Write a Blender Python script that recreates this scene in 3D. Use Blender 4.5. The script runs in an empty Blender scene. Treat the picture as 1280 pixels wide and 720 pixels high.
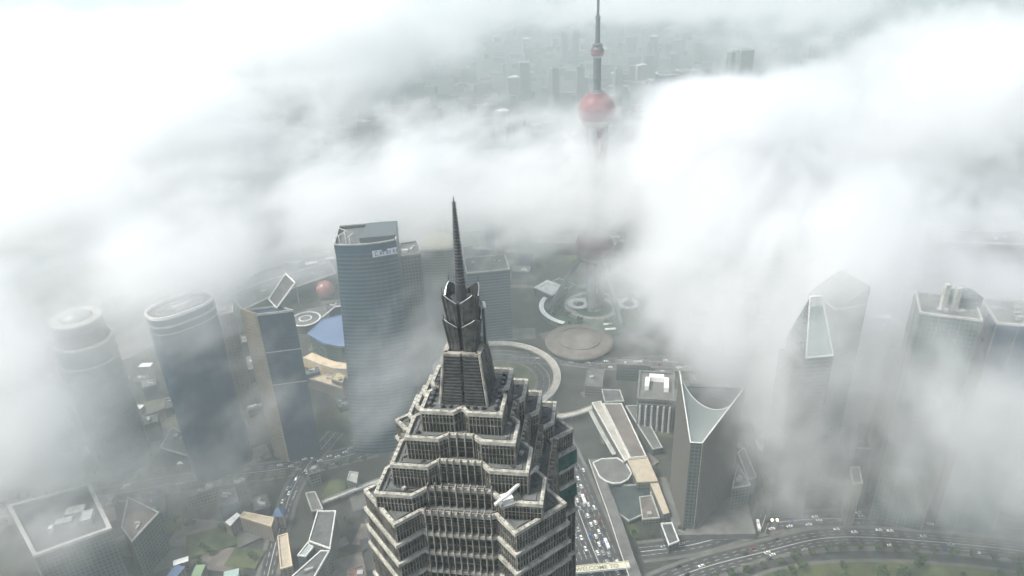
import bpy, bmesh, math, random
import numpy as np
from math import radians, sin, cos, pi, tan, atan2
from mathutils import Vector, Matrix

scene = bpy.context.scene
# ------------------------------------------------------------------ camera
F, TH, RO, H = 900.0, radians(26.7), radians(2.4), 474.0
FW = Vector((0, cos(TH), -sin(TH))); U0 = Vector((0, sin(TH), cos(TH))); R0 = Vector((1, 0, 0))
RT = R0 * cos(RO) - U0 * sin(RO); UP = R0 * sin(RO) + U0 * cos(RO)
cd = bpy.data.cameras.new("camera"); cam = bpy.data.objects.new("camera", cd)
scene.collection.objects.link(cam); scene.camera = cam
cd.sensor_width = 36.0; cd.lens = 36.0 * F / 1280.0; cd.clip_start = 1.0; cd.clip_end = 40000.0
m = Matrix((RT, UP, -FW)).transposed().to_4x4(); m.translation = Vector((0, 0, H)); cam.matrix_world = m

# ------------------------------------------------------------------ light
SUN_EL, SUN_AZ = radians(56), radians(-105)      # azimuth from +Y towards +X; the light comes from the left
w = bpy.data.worlds.new("World"); scene.world = w; w.use_nodes = True
nt = w.node_tree; bg = nt.nodes["Background"]
sky = nt.nodes.new("ShaderNodeTexSky"); sky.sky_type = 'NISHITA'; sky.sun_disc = False
sky.sun_elevation = SUN_EL; sky.sun_rotation = SUN_AZ; sky.air_density = 1.0; sky.dust_density = 3.0
hs = nt.nodes.new('ShaderNodeHueSaturation'); hs.inputs['Saturation'].default_value = 0.7   # thin overcast: a greyer sky
nt.links.new(sky.outputs[0], hs.inputs['Color']); nt.links.new(hs.outputs[0], bg.inputs[0]); bg.inputs[1].default_value = 0.13
sd = bpy.data.lights.new("sun", 'SUN'); sun = bpy.data.objects.new("sun", sd); scene.collection.objects.link(sun)
sd.energy = 3.6; sd.angle = radians(14); sd.color = (1.0, 0.965, 0.89)
dv = Vector((sin(SUN_AZ) * cos(SUN_EL), cos(SUN_AZ) * cos(SUN_EL), sin(SUN_EL)))
sun.rotation_euler = dv.to_track_quat('Z', 'Y').to_euler(); sun.location = (0, 0, 900)
scene.view_settings.view_transform = 'Standard'; scene.view_settings.look = 'None'
scene.view_settings.exposure = 0.6; scene.view_settings.gamma = 1.0; scene.view_settings.use_curve_mapping = False
scene.render.engine = 'CYCLES'
cy = scene.cycles
cy.use_denoising = True; cy.denoiser = 'OPENIMAGEDENOISE'
cy.use_adaptive_sampling = True; cy.adaptive_threshold = 0.05
cy.max_bounces = 10; cy.diffuse_bounces = 2; cy.glossy_bounces = 2; cy.transparent_max_bounces = 8
cy.volume_bounces = 8; cy.volume_step_rate = 1.6; cy.volume_max_steps = 400
rnd = random.Random(7)
# ------------------------------------------------------------------ materials
MATS = {}
def mat(name, col, rough=0.6, metal=0.0, spec=0.5, var=0.0, vscale=0.2, bump=0.0, col2=None):
    if name in MATS: return MATS[name]
    mt = bpy.data.materials.new(name); mt.use_nodes = True; n = mt.node_tree.nodes; l = mt.node_tree.links
    p = n["Principled BSDF"]; p.inputs["Base Color"].default_value = (*col, 1); p.inputs["Roughness"].default_value = rough
    p.inputs["Metallic"].default_value = metal; p.inputs["Specular IOR Level"].default_value = spec
    if var or col2:
        tc = n.new("ShaderNodeTexCoord"); nz = n.new("ShaderNodeTexNoise"); nz.inputs["Scale"].default_value = vscale
        nz.inputs["Detail"].default_value = 5; nz.inputs["Roughness"].default_value = 0.65
        geo = n.new("ShaderNodeNewGeometry"); l.new(geo.outputs["Position"], nz.inputs[0])
        cr = n.new("ShaderNodeValToRGB"); l.new(nz.outputs[0], cr.inputs[0])
        a = [max(0, c * (1 - var)) for c in col]; b = list(col2) if col2 else [min(1, c * (1 + var)) for c in col]
        cr.color_ramp.elements[0].position = 0.35; cr.color_ramp.elements[1].position = 0.65
        cr.color_ramp.elements[0].color = (*a, 1); cr.color_ramp.elements[1].color = (*b, 1)
        l.new(cr.outputs[0], p.inputs["Base Color"])
    MATS[name] = mt; return mt
def facade(name, glass, frame, dx, fh, mx, mz, rough=0.18, jit=0.45):
    """curtain wall: panes with mullions every dx metres and spandrels every fh metres, each pane a little different"""
    if name in MATS: return MATS[name]
    mt = bpy.data.materials.new(name); mt.use_nodes = True; n = mt.node_tree.nodes; l = mt.node_tree.links
    p = n["Principled BSDF"]; p.inputs["Specular IOR Level"].default_value = 0.28; uv = n.new("ShaderNodeUVMap"); sp = n.new("ShaderNodeSeparateXYZ"); l.new(uv.outputs[0], sp.inputs[0])
    def M(op, a, b=None):
        q = n.new("ShaderNodeMath"); q.operation = op
        for i, v in enumerate((a, b)):
            if v is None: continue
            if isinstance(v, (int, float)): q.inputs[i].default_value = v
            else: l.new(v, q.inputs[i])
        return q.outputs[0]
    U = M('DIVIDE', sp.outputs[0], dx); V = M('DIVIDE', sp.outputs[1], fh)
    fr = M('MAXIMUM', M('LESS_THAN', M('FRACT', U), mx / dx), M('LESS_THAN', M('FRACT', V), mz / fh))
    cb = n.new("ShaderNodeCombineXYZ"); l.new(M('FLOOR', U), cb.inputs[0]); l.new(M('FLOOR', V), cb.inputs[1])
    wn = n.new("ShaderNodeTexWhiteNoise"); wn.noise_dimensions = '2D'; l.new(cb.outputs[0], wn.inputs[0])
    wn2 = n.new("ShaderNodeTexNoise"); wn2.inputs["Scale"].default_value = 0.035; wn2.inputs["Detail"].default_value = 5; wn2.inputs["Distortion"].default_value = 1.2  # broad noise paints uneven reflections into the pane colour
    g2 = n.new("ShaderNodeNewGeometry"); l.new(g2.outputs["Position"], wn2.inputs[0])
    k = M('MULTIPLY', M('ADD', M('MULTIPLY', wn.outputs[0], jit * 2), 1 - jit), M('ADD', M('MULTIPLY', wn2.outputs[0], 1.6), 0.2))
    sc = n.new("ShaderNodeMix"); sc.data_type = 'RGBA'; sc.blend_type = 'MULTIPLY'; sc.inputs[0].default_value = 1
    sc.inputs[6].default_value = (*glass, 1); l.new(k, sc.inputs[7])
    mx_ = n.new("ShaderNodeMix"); mx_.data_type = 'RGBA'; l.new(fr, mx_.inputs[0]); l.new(sc.outputs[2], mx_.inputs[6])
    nz = n.new("ShaderNodeTexNoise"); nz.inputs["Scale"].default_value = 0.06; nz.inputs["Detail"].default_value = 4
    geo = n.new("ShaderNodeNewGeometry"); l.new(geo.outputs["Position"], nz.inputs[0])
    f2 = n.new("ShaderNodeMix"); f2.data_type = 'RGBA'; l.new(nz.outputs[0], f2.inputs[0])
    f2.inputs[6].default_value = (*[c * .7 for c in frame], 1); f2.inputs[7].default_value = (*[min(1, c * 1.25) for c in frame], 1)
    l.new(f2.outputs[2], mx_.inputs[7]); l.new(mx_.outputs[2], p.inputs["Base Color"])
    l.new(M('ADD', M('MULTIPLY', fr, 0.5), rough), p.inputs["Roughness"])
    MATS[name] = mt; return mt
# ------------------------------------------------------------------ mesh collector
class MB:
    def __init__(s): s.v = []; s.f = []; s.uv = []; s.mi = []
    def face(s, pts, uvs=None, mi=0):
        b = len(s.v); s.v += [tuple(p) for p in pts]; s.f.append(tuple(range(b, b + len(pts))))
        s.uv += list(uvs) if uvs else [(p[0], p[1]) for p in pts]; s.mi.append(mi); return s
    def prism(s, poly, z0, z1, cap=True, mi=0, cmi=None, bottom=False, poly0=None):
        q = poly0 or poly; n = len(poly); u = 0.0
        for i in range(n):
            a, b = poly[i], poly[(i + 1) % n]; c, d = q[i], q[(i + 1) % n]; L = math.hypot(b[0] - a[0], b[1] - a[1])
            s.face([(c[0], c[1], z0), (d[0], d[1], z0), (b[0], b[1], z1), (a[0], a[1], z1)], [(u, z0), (u + L, z0), (u + L, z1), (u, z1)], mi); u += L
        if cap: s.face([(p[0], p[1], z1) for p in poly], None, mi if cmi is None else cmi)
        if bottom: s.face([(p[0], p[1], z0) for p in reversed(q)], None, mi)
        return s
    def box(s, cx, cy, z0, sx, sy, sz, r=0.0, mi=0):
        c, d = cos(r), sin(r)
        return s.prism([(cx + c * x * sx / 2 - d * y * sy / 2, cy + d * x * sx / 2 + c * y * sy / 2) for x, y in ((-1, -1), (1, -1), (1, 1), (-1, 1))], z0, z0 + sz, mi=mi, bottom=True)
    def ring(s, poly, o, t, z0, z1, mi=0):
        A = offs(poly, o); B = offs(poly, -t); n = len(A); u = 0
        for i in range(n):
            j = (i + 1) % n; a, b, c, d = A[i], A[j], B[i], B[j]; L = math.hypot(b[0] - a[0], b[1] - a[1])
            s.face([(*a, z0), (*b, z0), (*b, z1), (*a, z1)], [(u, z0), (u + L, z0), (u + L, z1), (u, z1)], mi)
            s.face([(*d, z0), (*c, z0), (*c, z1), (*d, z1)], [(u, z0), (u + L, z0), (u + L, z1), (u, z1)], mi)
            s.face([(*a, z1), (*b, z1), (*d, z1), (*c, z1)], None, mi); s.face([(*b, z0), (*a, z0), (*c, z0), (*d, z0)], None, mi); u += L
        return s
    def rev(s, prof, n=32, cx=0, cy=0, mi=0):
        for i in range(n):
            a, b = 2 * pi * i / n, 2 * pi * (i + 1) / n
            for (r0, z0), (r1, z1) in zip(prof, prof[1:]):
                pts = [(cx + r0 * cos(a), cy + r0 * sin(a), z0), (cx + r0 * cos(b), cy + r0 * sin(b), z0), (cx + r1 * cos(b), cy + r1 * sin(b), z1), (cx + r1 * cos(a), cy + r1 * sin(a), z1)]
                k = max(r0, r1); uv = [(a * k, z0), (b * k, z0), (b * k, z1), (a * k, z1)]
                if r0 < 1e-6: pts.pop(1); uv.pop(1)
                elif r1 < 1e-6: pts.pop(2); uv.pop(2)
                s.face(pts, uv, mi)
        return s
    def tube(s, p, q, r0, r1=None, n=10, mi=0):
        r1 = r0 if r1 is None else r1; p, q = Vector(p), Vector(q); d = (q - p).normalized()
        a = d.orthogonal().normalized(); b = d.cross(a)
        P = [p + (a * cos(2 * pi * i / n) + b * sin(2 * pi * i / n)) * r0 for i in range(n)]; Q = [q + (a * cos(2 * pi * i / n) + b * sin(2 * pi * i / n)) * r1 for i in range(n)]
        for i in range(n): s.face([P[i], P[(i + 1) % n], Q[(i + 1) % n], Q[i]], None, mi)
        s.face(list(reversed(P)), None, mi); s.face(Q, None, mi); return s
    def strip(s, pts, w, z0, z1, mi=0, off=0.0):
        """a band of width w along a centreline, with thickness"""
        L, R = [], []
        for i, p in enumerate(pts):
            a = Vector(pts[max(i - 1, 0)]); b = Vector(pts[min(i + 1, len(pts) - 1)]); t = (b - a).normalized(); nrm = Vector((-t.y, t.x)); c = Vector(p) + nrm * off
            L.append(tuple(c + nrm * w / 2)); R.append(tuple(c - nrm * w / 2))
        for i in range(len(pts) - 1):
            s.face([(*R[i], z1), (*R[i + 1], z1), (*L[i + 1], z1), (*L[i], z1)], None, mi)
            if z1 > z0:
                s.face([(*R[i], z0), (*R[i + 1], z0), (*R[i + 1], z1), (*R[i], z1)], None, mi); s.face([(*L[i + 1], z0), (*L[i], z0), (*L[i], z1), (*L[i + 1], z1)], None, mi)
                s.face([(*L[i], z0), (*L[i + 1], z0), (*R[i + 1], z0), (*R[i], z0)], None, mi)
        if z1 > z0:
            s.face([(*L[0], z0), (*R[0], z0), (*R[0], z1), (*L[0], z1)], None, mi); s.face([(*R[-1], z0), (*L[-1], z0), (*L[-1], z1), (*R[-1], z1)], None, mi)
        return s
    def build(s, name, mats, parent=None, smooth=False, label=None):
        me = bpy.data.meshes.new(name); me.from_pydata(s.v, [], s.f); me.update()
        uv = me.uv_layers.new(name="UVMap"); uv.data.foreach_set("uv", np.array(s.uv, np.float32).ravel())
        for x in (mats if isinstance(mats, (list, tuple)) else [mats]): me.materials.append(x)
        me.polygons.foreach_set("material_index", s.mi)
        if smooth:
            bm = bmesh.new(); bm.from_mesh(me); bmesh.ops.remove_doubles(bm, verts=bm.verts, dist=1e-3); bm.to_mesh(me); bm.free()
            me.polygons.foreach_set("use_smooth", [True] * len(me.polygons))
        o = bpy.data.objects.new(name, me); scene.collection.objects.link(o)
        if parent: o.parent = parent
        if label: o["label"] = label
        return o
def area(poly): return sum(poly[i][0] * poly[(i + 1) % len(poly)][1] - poly[(i + 1) % len(poly)][0] * poly[i][1] for i in range(len(poly))) / 2
def ccw(poly): return list(poly) if area(poly) > 0 else list(reversed(poly))
def offs(poly, d):
    n = len(poly); out = []
    for i in range(n):
        p0, p1, p2 = Vector(poly[i - 1]), Vector(poly[i]), Vector(poly[(i + 1) % n])
        e1 = (p1 - p0).normalized(); e2 = (p2 - p1).normalized(); n1 = Vector((e1.y, -e1.x)); n2 = Vector((e2.y, -e2.x))
        k = 1 + n1.dot(n2); k = max(k, 0.35); out.append(tuple(p1 + (n1 + n2) * (d / k)))
    return out
def tag(o, label=None, cat=None, group=None, kind=None):
    if label: o["label"] = label
    if cat: o["category"] = cat
    if group: o["group"] = group
    if kind: o["kind"] = kind
    return o
def thing(name, label, cat, loc=(0, 0, 0), rz=0.0, group=None):
    o = bpy.data.objects.new(name, None); scene.collection.objects.link(o); o.location = loc; o.rotation_euler = (0, 0, rz); o.empty_display_size = 5
    return tag(o, label, cat, group)
def copy_tree(o, parent=None):
    c = o.copy(); scene.collection.objects.link(c); c.parent = parent
    for ch in [x for x in KIDS.get(o.name, [])]: copy_tree(ch, c)
    return c
KIDS = {}
def kids(o):
    KIDS[o.name] = [c for c in bpy.data.objects if c.parent == o]
    for c in KIDS[o.name]: kids(c)
def PW(pts, z): return [tuple(W(x, y, z)[:2]) for x, y in pts]
def loc_poly(poly, c): return [(p[0] - c[0], p[1] - c[1]) for p in poly]
def cen(poly): return (sum(p[0] for p in poly) / len(poly), sum(p[1] for p in poly) / len(poly))
def quad(cx, cy, sx, sy, r):
    c, d = cos(r), sin(r); return [(cx + c * x * sx / 2 - d * y * sy / 2, cy + d * x * sx / 2 + c * y * sy / 2) for x, y in ((-1, -1), (1, -1), (1, 1), (-1, 1))]
def ell(cx, cy, a, b, r, n=40, p=2.0):
    out = []
    for i in range(n):
        t = 2 * pi * i / n; x = a * math.copysign(abs(cos(t)) ** (2 / p), cos(t)); y = b * math.copysign(abs(sin(t)) ** (2 / p), sin(t))
        out.append((cx + x * cos(r) - y * sin(r), cy + x * sin(r) + y * cos(r)))
    return out
OCC = []                                   # (x, y, radius) already built on
def front_back(px, z, depth, skew=0.0):
    """footprint from the two near roof corners seen in the photograph and the depth of the block"""
    a, b = [Vector(p) for p in PW(px, z)]; e = (b - a).normalized(); nrm = Vector((-e.y, e.x))
    if nrm.y < 0: nrm = -nrm
    sh = e * skew
    return [tuple(a), tuple(b), tuple(b + nrm * depth + sh), tuple(a + nrm * depth + sh)]
def block(name, label, cat, poly, z, wall, roof, par=None, ph=1.4, pt=0.8, po=0.25, units=0, umat=None, group=None, bands=(), fins=None, base=None, z0=0.0, floor_drop=0.0):
    poly = ccw(poly); c = cen(poly); L = loc_poly(poly, c); B = loc_poly(ccw(base), c) if base else None
    t = thing(name, label, cat, (c[0], c[1], z0), 0, group)
    OCC.append((c[0], c[1], max(math.hypot(*p) for p in L)))
    h = z - z0
    MB().prism(L, 0, h, cap=False, poly0=B).build("wall", wall, t)
    MB().face([(p[0], p[1], h - floor_drop) for p in offs(L, -0.05)]).build("roof", roof, t)
    if par: MB().ring(L, po, pt, h - 0.35 - floor_drop * 0, h + ph, 0).build("parapet", par, t)
    for (bz, bh, bo, bm) in bands: MB().ring(L, bo, 0.3, bz - z0, bz + bh - z0).build("band", bm, t)
    if fins:
        fm, sp, fw, fd = fins; m = MB(); n = len(L)
        for i in range(n):
            a, b = Vector(L[i]), Vector(L[(i + 1) % n]); e = b - a; ln = e.length
            if ln < sp: continue
            e /= ln; k = int(ln / sp); out = Vector((e.y, -e.x))
            for j in range(k + 1):
                q = a + e * (ln * j / max(k, 1)) + out * fd / 2
                w_ = e * fw / 2; d_ = out * fd / 2
                P = [q - w_ + d_, q - w_ - d_, q + w_ - d_, q + w_ + d_]
                m.prism(ccw([tuple(x) for x in P]), 0, h - .4)
        m.build("fins", fm, t)
    if units:
        xs = [p[0] for p in L]; ys = [p[1] for p in L]
        for i in range(units):
            for _ in range(30):
                x, y = rnd.uniform(min(xs), max(xs)) * .6, rnd.uniform(min(ys), max(ys)) * .6
                if inside((x, y), offs(L, -4)): break
            else: continue
            sx, sy, sz = rnd.uniform(1.5, 7), rnd.uniform(1.5, 5), rnd.uniform(1.0, 3.2)
            MB().box(x, y, h - floor_drop - .05, sx, sy, sz, rnd.choice((0, .4, -.2))).build("roof_unit", umat or MATS["unit_grey"], t)
    return t
def inside(p, poly):
    r = False; n = len(poly)
    for i in range(n):
        a, b = poly[i], poly[(i + 1) % n]
        if (a[1] > p[1]) != (b[1] > p[1]) and p[0] < (b[0] - a[0]) * (p[1] - a[1]) / (b[1] - a[1]) + a[0]: r = not r
    return r
def text_part(s, size, depth, material, parent, mtx, name="lettering"):
    cu = bpy.data.curves.new(name, 'FONT'); cu.body = s; cu.size = size; cu.extrude = depth; cu.align_x = 'CENTER'; cu.align_y = 'CENTER'; cu.offset = size * .015
    tmp = bpy.data.objects.new(name, cu); scene.collection.objects.link(tmp)
    me = bpy.data.meshes.new_from_object(tmp.evaluated_get(bpy.context.evaluated_depsgraph_get()))
    bpy.data.objects.remove(tmp); me.materials.clear(); me.materials.append(material)
    o = bpy.data.objects.new(name, me); scene.collection.objects.link(o); o.parent = parent; o.matrix_local = mtx; return o
def W(x, y, z=0.0):
    """point of the place at height z that the photograph's ray (x, y) meets"""
    d = FW * F + RT * (x - 640) - UP * (y - 360); t = (z - H) / d.z
    return Vector((0, 0, H)) + d * t
# ------------------------------------------------------------------ drifting cloud: a real volume over the city
# coverage strokes in world metres: (x0, y0, x1, y1, half width, density, base, top)
WIND = 62.0
def cloud_map(x0, y0, nx, ny, cell, strokes, holes):
    X, Y = np.meshgrid(x0 + (np.arange(nx) + .5) * cell, y0 + (np.arange(ny) + .5) * cell, indexing='ij')
    cov = np.zeros_like(X); top = np.full_like(X, 250.0); wt = np.full_like(X, 1e-3); top *= wt; base = np.full_like(X, 120.0) * wt
    for (ax, ay, bx, by, hw, dn, bs, tp) in strokes:
        vx, vy = bx - ax, by - ay; L2 = vx * vx + vy * vy + 1e-6
        t = np.clip(((X - ax) * vx + (Y - ay) * vy) / L2, 0, 1)
        d = np.hypot(X - ax - t * vx, Y - ay - t * vy) / hw
        g = np.exp(-d * d * d) * dn
        cov += g; top += g * tp; base += g * bs; wt += g
    top /= wt; base /= wt
    for (ax, ay, bx, by, hw, k) in holes:
        vx, vy = bx - ax, by - ay; L2 = vx * vx + vy * vy + 1e-6
        t = np.clip(((X - ax) * vx + (Y - ay) * vy) / L2, 0, 1)
        d = np.hypot(X - ax - t * vx, Y - ay - t * vy) / hw
        cov *= 1 - k * np.exp(-d * d * d)
    return cov, base, top

def cloud_object(name, x0, y0, nx, ny, cell, z0, z1, nz, strokes, holes, nscale, thr, mat, label, seed):
    cov, base, top = cloud_map(x0, y0, nx, ny, cell, strokes, holes)
    n = nx * ny
    me = bpy.data.meshes.new(name)
    X, Y = np.meshgrid(x0 + (np.arange(nx) + .5) * cell, y0 + (np.arange(ny) + .5) * cell, indexing='ij')
    me.vertices.add(n)
    me.vertices.foreach_set("co", np.stack([X, Y, base], -1).astype(np.float32).ravel())
    for k, a in (("cov", cov), ("base", base), ("top", top)):
        at = me.attributes.new(k, 'FLOAT', 'POINT'); at.data.foreach_set("value", a.astype(np.float32).ravel())
    me.materials.append(mat)
    ob = bpy.data.objects.new(name, me); scene.collection.objects.link(ob)
    g = bpy.data.node_groups.new(name + "_field", 'GeometryNodeTree')
    g.interface.new_socket("Geometry", in_out='INPUT', socket_type='NodeSocketGeometry')
    g.interface.new_socket("Geometry", in_out='OUTPUT', socket_type='NodeSocketGeometry')
    N = g.nodes.new; L = g.links.new
    gi = N("NodeGroupInput"); go = N("NodeGroupOutput")
    def M(op, a, b=None, c=None):
        nd = N("ShaderNodeMath"); nd.operation = op
        for i, v in enumerate((a, b, c)):
            if v is None: continue
            if isinstance(v, (int, float)): nd.inputs[i].default_value = v
            else: L(v, nd.inputs[i])
        return nd.outputs[0]
    pos = N("GeometryNodeInputPosition"); sep = N("ShaderNodeSeparateXYZ"); L(pos.outputs[0], sep.inputs[0])
    px, py, pz = sep.outputs
    ix = M('FLOOR', M('DIVIDE', M('SUBTRACT', px, x0), cell)); iy = M('FLOOR', M('DIVIDE', M('SUBTRACT', py, y0), cell))
    ix = M('MINIMUM', M('MAXIMUM', ix, 0), nx - 1); iy = M('MINIMUM', M('MAXIMUM', iy, 0), ny - 1)
    idx = M('MULTIPLY_ADD', ix, ny, iy)
    def samp(attr):
        s = N("GeometryNodeSampleIndex"); s.data_type = 'FLOAT'; s.domain = 'POINT'
        na = N("GeometryNodeInputNamedAttribute"); na.data_type = 'FLOAT'; na.inputs["Name"].default_value = attr
        L(gi.outputs[0], s.inputs["Geometry"])
        L([o for o in na.outputs if o.name == "Attribute" and o.enabled][0], [i for i in s.inputs if i.name == "Value" and i.enabled][0])
        L(idx, s.inputs["Index"])
        return [o for o in s.outputs if o.enabled][0]
    c, b, t = samp("cov"), samp("base"), samp("top")
    # drawn-out billows: noise stretched along the wind
    ca, sa = cos(radians(WIND)), sin(radians(WIND))
    al = M('ADD', M('MULTIPLY', px, ca), M('MULTIPLY', py, sa)); ac = M('SUBTRACT', M('MULTIPLY', py, ca), M('MULTIPLY', px, sa))
    mp = N("ShaderNodeCombineXYZ")
    L(M('MULTIPLY_ADD', al, nscale * .42, seed), mp.inputs[0]); L(M('MULTIPLY_ADD', ac, nscale * 1.25, seed * .7), mp.inputs[1])
    L(M('MULTIPLY', pz, nscale * 1.5), mp.inputs[2])
    nz1 = N("ShaderNodeTexNoise"); nz1.inputs["Scale"].default_value = 1.0; nz1.inputs["Detail"].default_value = 7.0
    nz1.inputs["Roughness"].default_value = 0.68; nz1.inputs["Distortion"].default_value = 1.1
    L(mp.outputs[0], nz1.inputs[0])
    mp2 = N("ShaderNodeCombineXYZ")
    L(M('MULTIPLY', al, nscale * 1.6), mp2.inputs[0]); L(M('MULTIPLY', ac, nscale * 4.2), mp2.inputs[1]); L(M('MULTIPLY', pz, nscale * 4.5), mp2.inputs[2])
    nz2 = N("ShaderNodeTexNoise"); nz2.inputs["Scale"].default_value = 1.0; nz2.inputs["Detail"].default_value = 6.0; nz2.inputs["Roughness"].default_value = 0.62; nz2.inputs["Distortion"].default_value = 1.0; L(mp2.outputs[0], nz2.inputs[0])
    nv = M('ADD', M('MULTIPLY', M('SUBTRACT', nz1.outputs[0], 0.5), 3.9), M('MULTIPLY', M('SUBTRACT', nz2.outputs[0], 0.5), 3.2))           # about -1..1
    # height profile, eroded by the noise
    h = M('DIVIDE', M('SUBTRACT', pz, b), M('SUBTRACT', t, b))
    prof = M('MINIMUM', M('MULTIPLY', h, 3.0), M('MULTIPLY', M('SUBTRACT', 1.0, h), 2.0))
    prof = M('MINIMUM', prof, 1.0)
    den = M('ADD', M('MULTIPLY_ADD', c, 1.15, -0.28), M('MULTIPLY', nv, thr))
    den = M('ADD', den, M('MULTIPLY', M('SUBTRACT', prof, 1.0), 0.8))
    den = M('MULTIPLY', M('MAXIMUM', den, 0.0), M('GREATER_THAN', c, 0.015))
    den = M('MULTIPLY', den, M('MINIMUM', M('MULTIPLY', c, 6.0), 1.0))
    den = M('MULTIPLY', M('POWER', den, 1.08), 1.05)
    vc = N("GeometryNodeVolumeCube"); L(den, vc.inputs["Density"])
    vc.inputs["Min"].default_value = (x0, y0, z0); vc.inputs["Max"].default_value = (x0 + nx * cell, y0 + ny * cell, z1)
    vc.inputs["Resolution X"].default_value = nx; vc.inputs["Resolution Y"].default_value = ny; vc.inputs["Resolution Z"].default_value = nz
    sm = N("GeometryNodeSetMaterial"); L(vc.outputs[0], sm.inputs[0]); sm.inputs["Material"].default_value = mat
    L(sm.outputs[0], go.inputs[0])
    md = ob.modifiers.new("field", 'NODES'); md.node_group = g
    ob["label"] = label; ob["category"] = "cloud"; ob["kind"] = "stuff"
    return ob
def vol_mat(name, dens, col, ani=0.0, attr=True):
    mt = bpy.data.materials.new(name); mt.use_nodes = True; n = mt.node_tree.nodes; n.clear()
    o = n.new("ShaderNodeOutputMaterial"); v = n.new("ShaderNodeVolumePrincipled")
    v.inputs["Color"].default_value = (*col, 1); v.inputs["Anisotropy"].default_value = ani; v.inputs["Density"].default_value = dens
    v.inputs["Density Attribute"].default_value = "density" if attr else ""
    mt.node_tree.links.new(v.outputs[0], o.inputs["Volume"])
    return mt
mat("unit_grey", (.30, .31, .30), .7, var=.3)
STONE = mat("weathered_cladding", (.225, .215, .185), .7, var=.6, vscale=.35)
JGLASS = facade("tower_glass", (.03, .038, .036), (.09, .088, .075), 1.3, 3.6, .12, .5, .25)
PARA = mat("pale_parapet_stone", (.35, .34, .295), .65, var=.4, vscale=.6)
JROOF = mat("roof_membrane_dark", (.10, .11, .105), .8, var=.4, vscale=.3)
STEEL = mat("brushed_steel", (.19, .195, .195), .32, metal=.8, var=.3, vscale=.5)
DSTEEL = mat("dark_steel", (.10, .105, .11), .4, metal=.6)
BRIGHT = mat("bright_metal", (.75, .75, .72), .3, metal=.5)
NET = mat("green_safety_netting", (.02, .085, .07), .9, var=.5, vscale=.4)
WHITE = mat("white_paint", (.56, .56, .53), .6, var=.2, vscale=.3)
PALE = mat("pale_concrete", (.34, .34, .315), .8, var=.25, vscale=.15)
CONC = mat("grey_concrete", (.115, .115, .11), .85, var=.3, vscale=.1)
TAN = mat("tan_stone", (.50, .40, .27), .8, var=.2, vscale=.1)
BROWN = mat("brown_paving", (.125, .108, .095), .85, var=.3, vscale=.12)
RDARK = mat("dark_roof", (.07, .075, .075), .85, var=.4, vscale=.12)
RGREY = mat("grey_roof", (.085, .09, .088), .85, var=.4, vscale=.12)
RGREEN = mat("green_roof", (.05, .095, .075), .8, var=.3, vscale=.1)
RRED = mat("red_tile_roof", (.13, .07, .055), .85, var=.3, vscale=.2)
RBLUE = mat("blue_metal_roof", (.09, .14, .24), .45, var=.15, vscale=.08)
RWHITE = mat("white_roof", (.62, .63, .60), .7, var=.2, vscale=.1)
ASPH = mat("asphalt", (.036, .038, .038), .9, var=.35, vscale=.06)
PAVE = mat("pavement_stone", (.10, .10, .09), .9, var=.3, vscale=.08)
MARK = mat("road_marking_paint", (.6, .6, .56), .7)
GRASS = mat("grass", (.045, .07, .03), .95, var=.4, vscale=.04, col2=(.09, .10, .04))
GROUND = mat("city_ground", (.026, .036, .027), .95, vscale=.03, var=.5, col2=(.048, .049, .041))
WATER = mat("river_water", (.12, .115, .095), .12, var=.15, vscale=.01)
BLUEG = facade("blue_glass_wall", (.010, .045, .085), (.018, .06, .095), 1.6, 3.9, .12, .6, .28, .2)
BLUEG2 = facade("blue_grey_glass_wall", (.013, .04, .075), (.03, .06, .085), 2.4, 4.2, .2, .9, .28, .25)
TEALG = facade("teal_glass_wall", (.022, .05, .05), (.085, .11, .10), 3.0, 3.8, .7, 1.0, .2, .4)
BAND = facade("banded_wall", (.018, .045, .065), (.06, .095, .12), 40., 4.0, .2, 1.5, .2, .3)
STONEW = facade("tan_panel_wall", (.24, .20, .15), (.32, .27, .20), 4.0, 3.8, .5, 1.6, .5, .15)
OFFW = facade("office_wall", (.03, .045, .05), (.15, .15, .13), 2.8, 3.6, 1.0, 1.5, .25, .5)
HOUSEW = facade("housing_wall", (.04, .04, .04), (.22, .19, .16), 3.6, 3.0, 1.9, 1.6, .35, .5)
GREYW = facade("grey_wall", (.025, .033, .037), (.085, .095, .095), 3.2, 3.8, 1.0, 1.3, .25, .5)
BUFF = facade("striped_stone_wall", (.05, .048, .042), (.09, .085, .076), 2.2, 60., 1.0, .5, .4, .3)
CARC = [mat("car_white", (.78, .78, .76), .3), mat("car_silver", (.45, .46, .47), .3, metal=.4), mat("car_black", (.03, .03, .035), .25), mat("car_blue", (.05, .12, .3), .3), mat("car_red", (.22, .04, .03), .3)]
CGLASS = mat("car_glass", (.02, .025, .03), .1); TYRE = mat("tyre_rubber", (.02, .02, .02), .9)
LEAF = mat("foliage", (.035, .075, .03), .8, var=.5, vscale=.25, col2=(.08, .12, .045)); BARK = mat("bark", (.12, .09, .06), .9)
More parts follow.
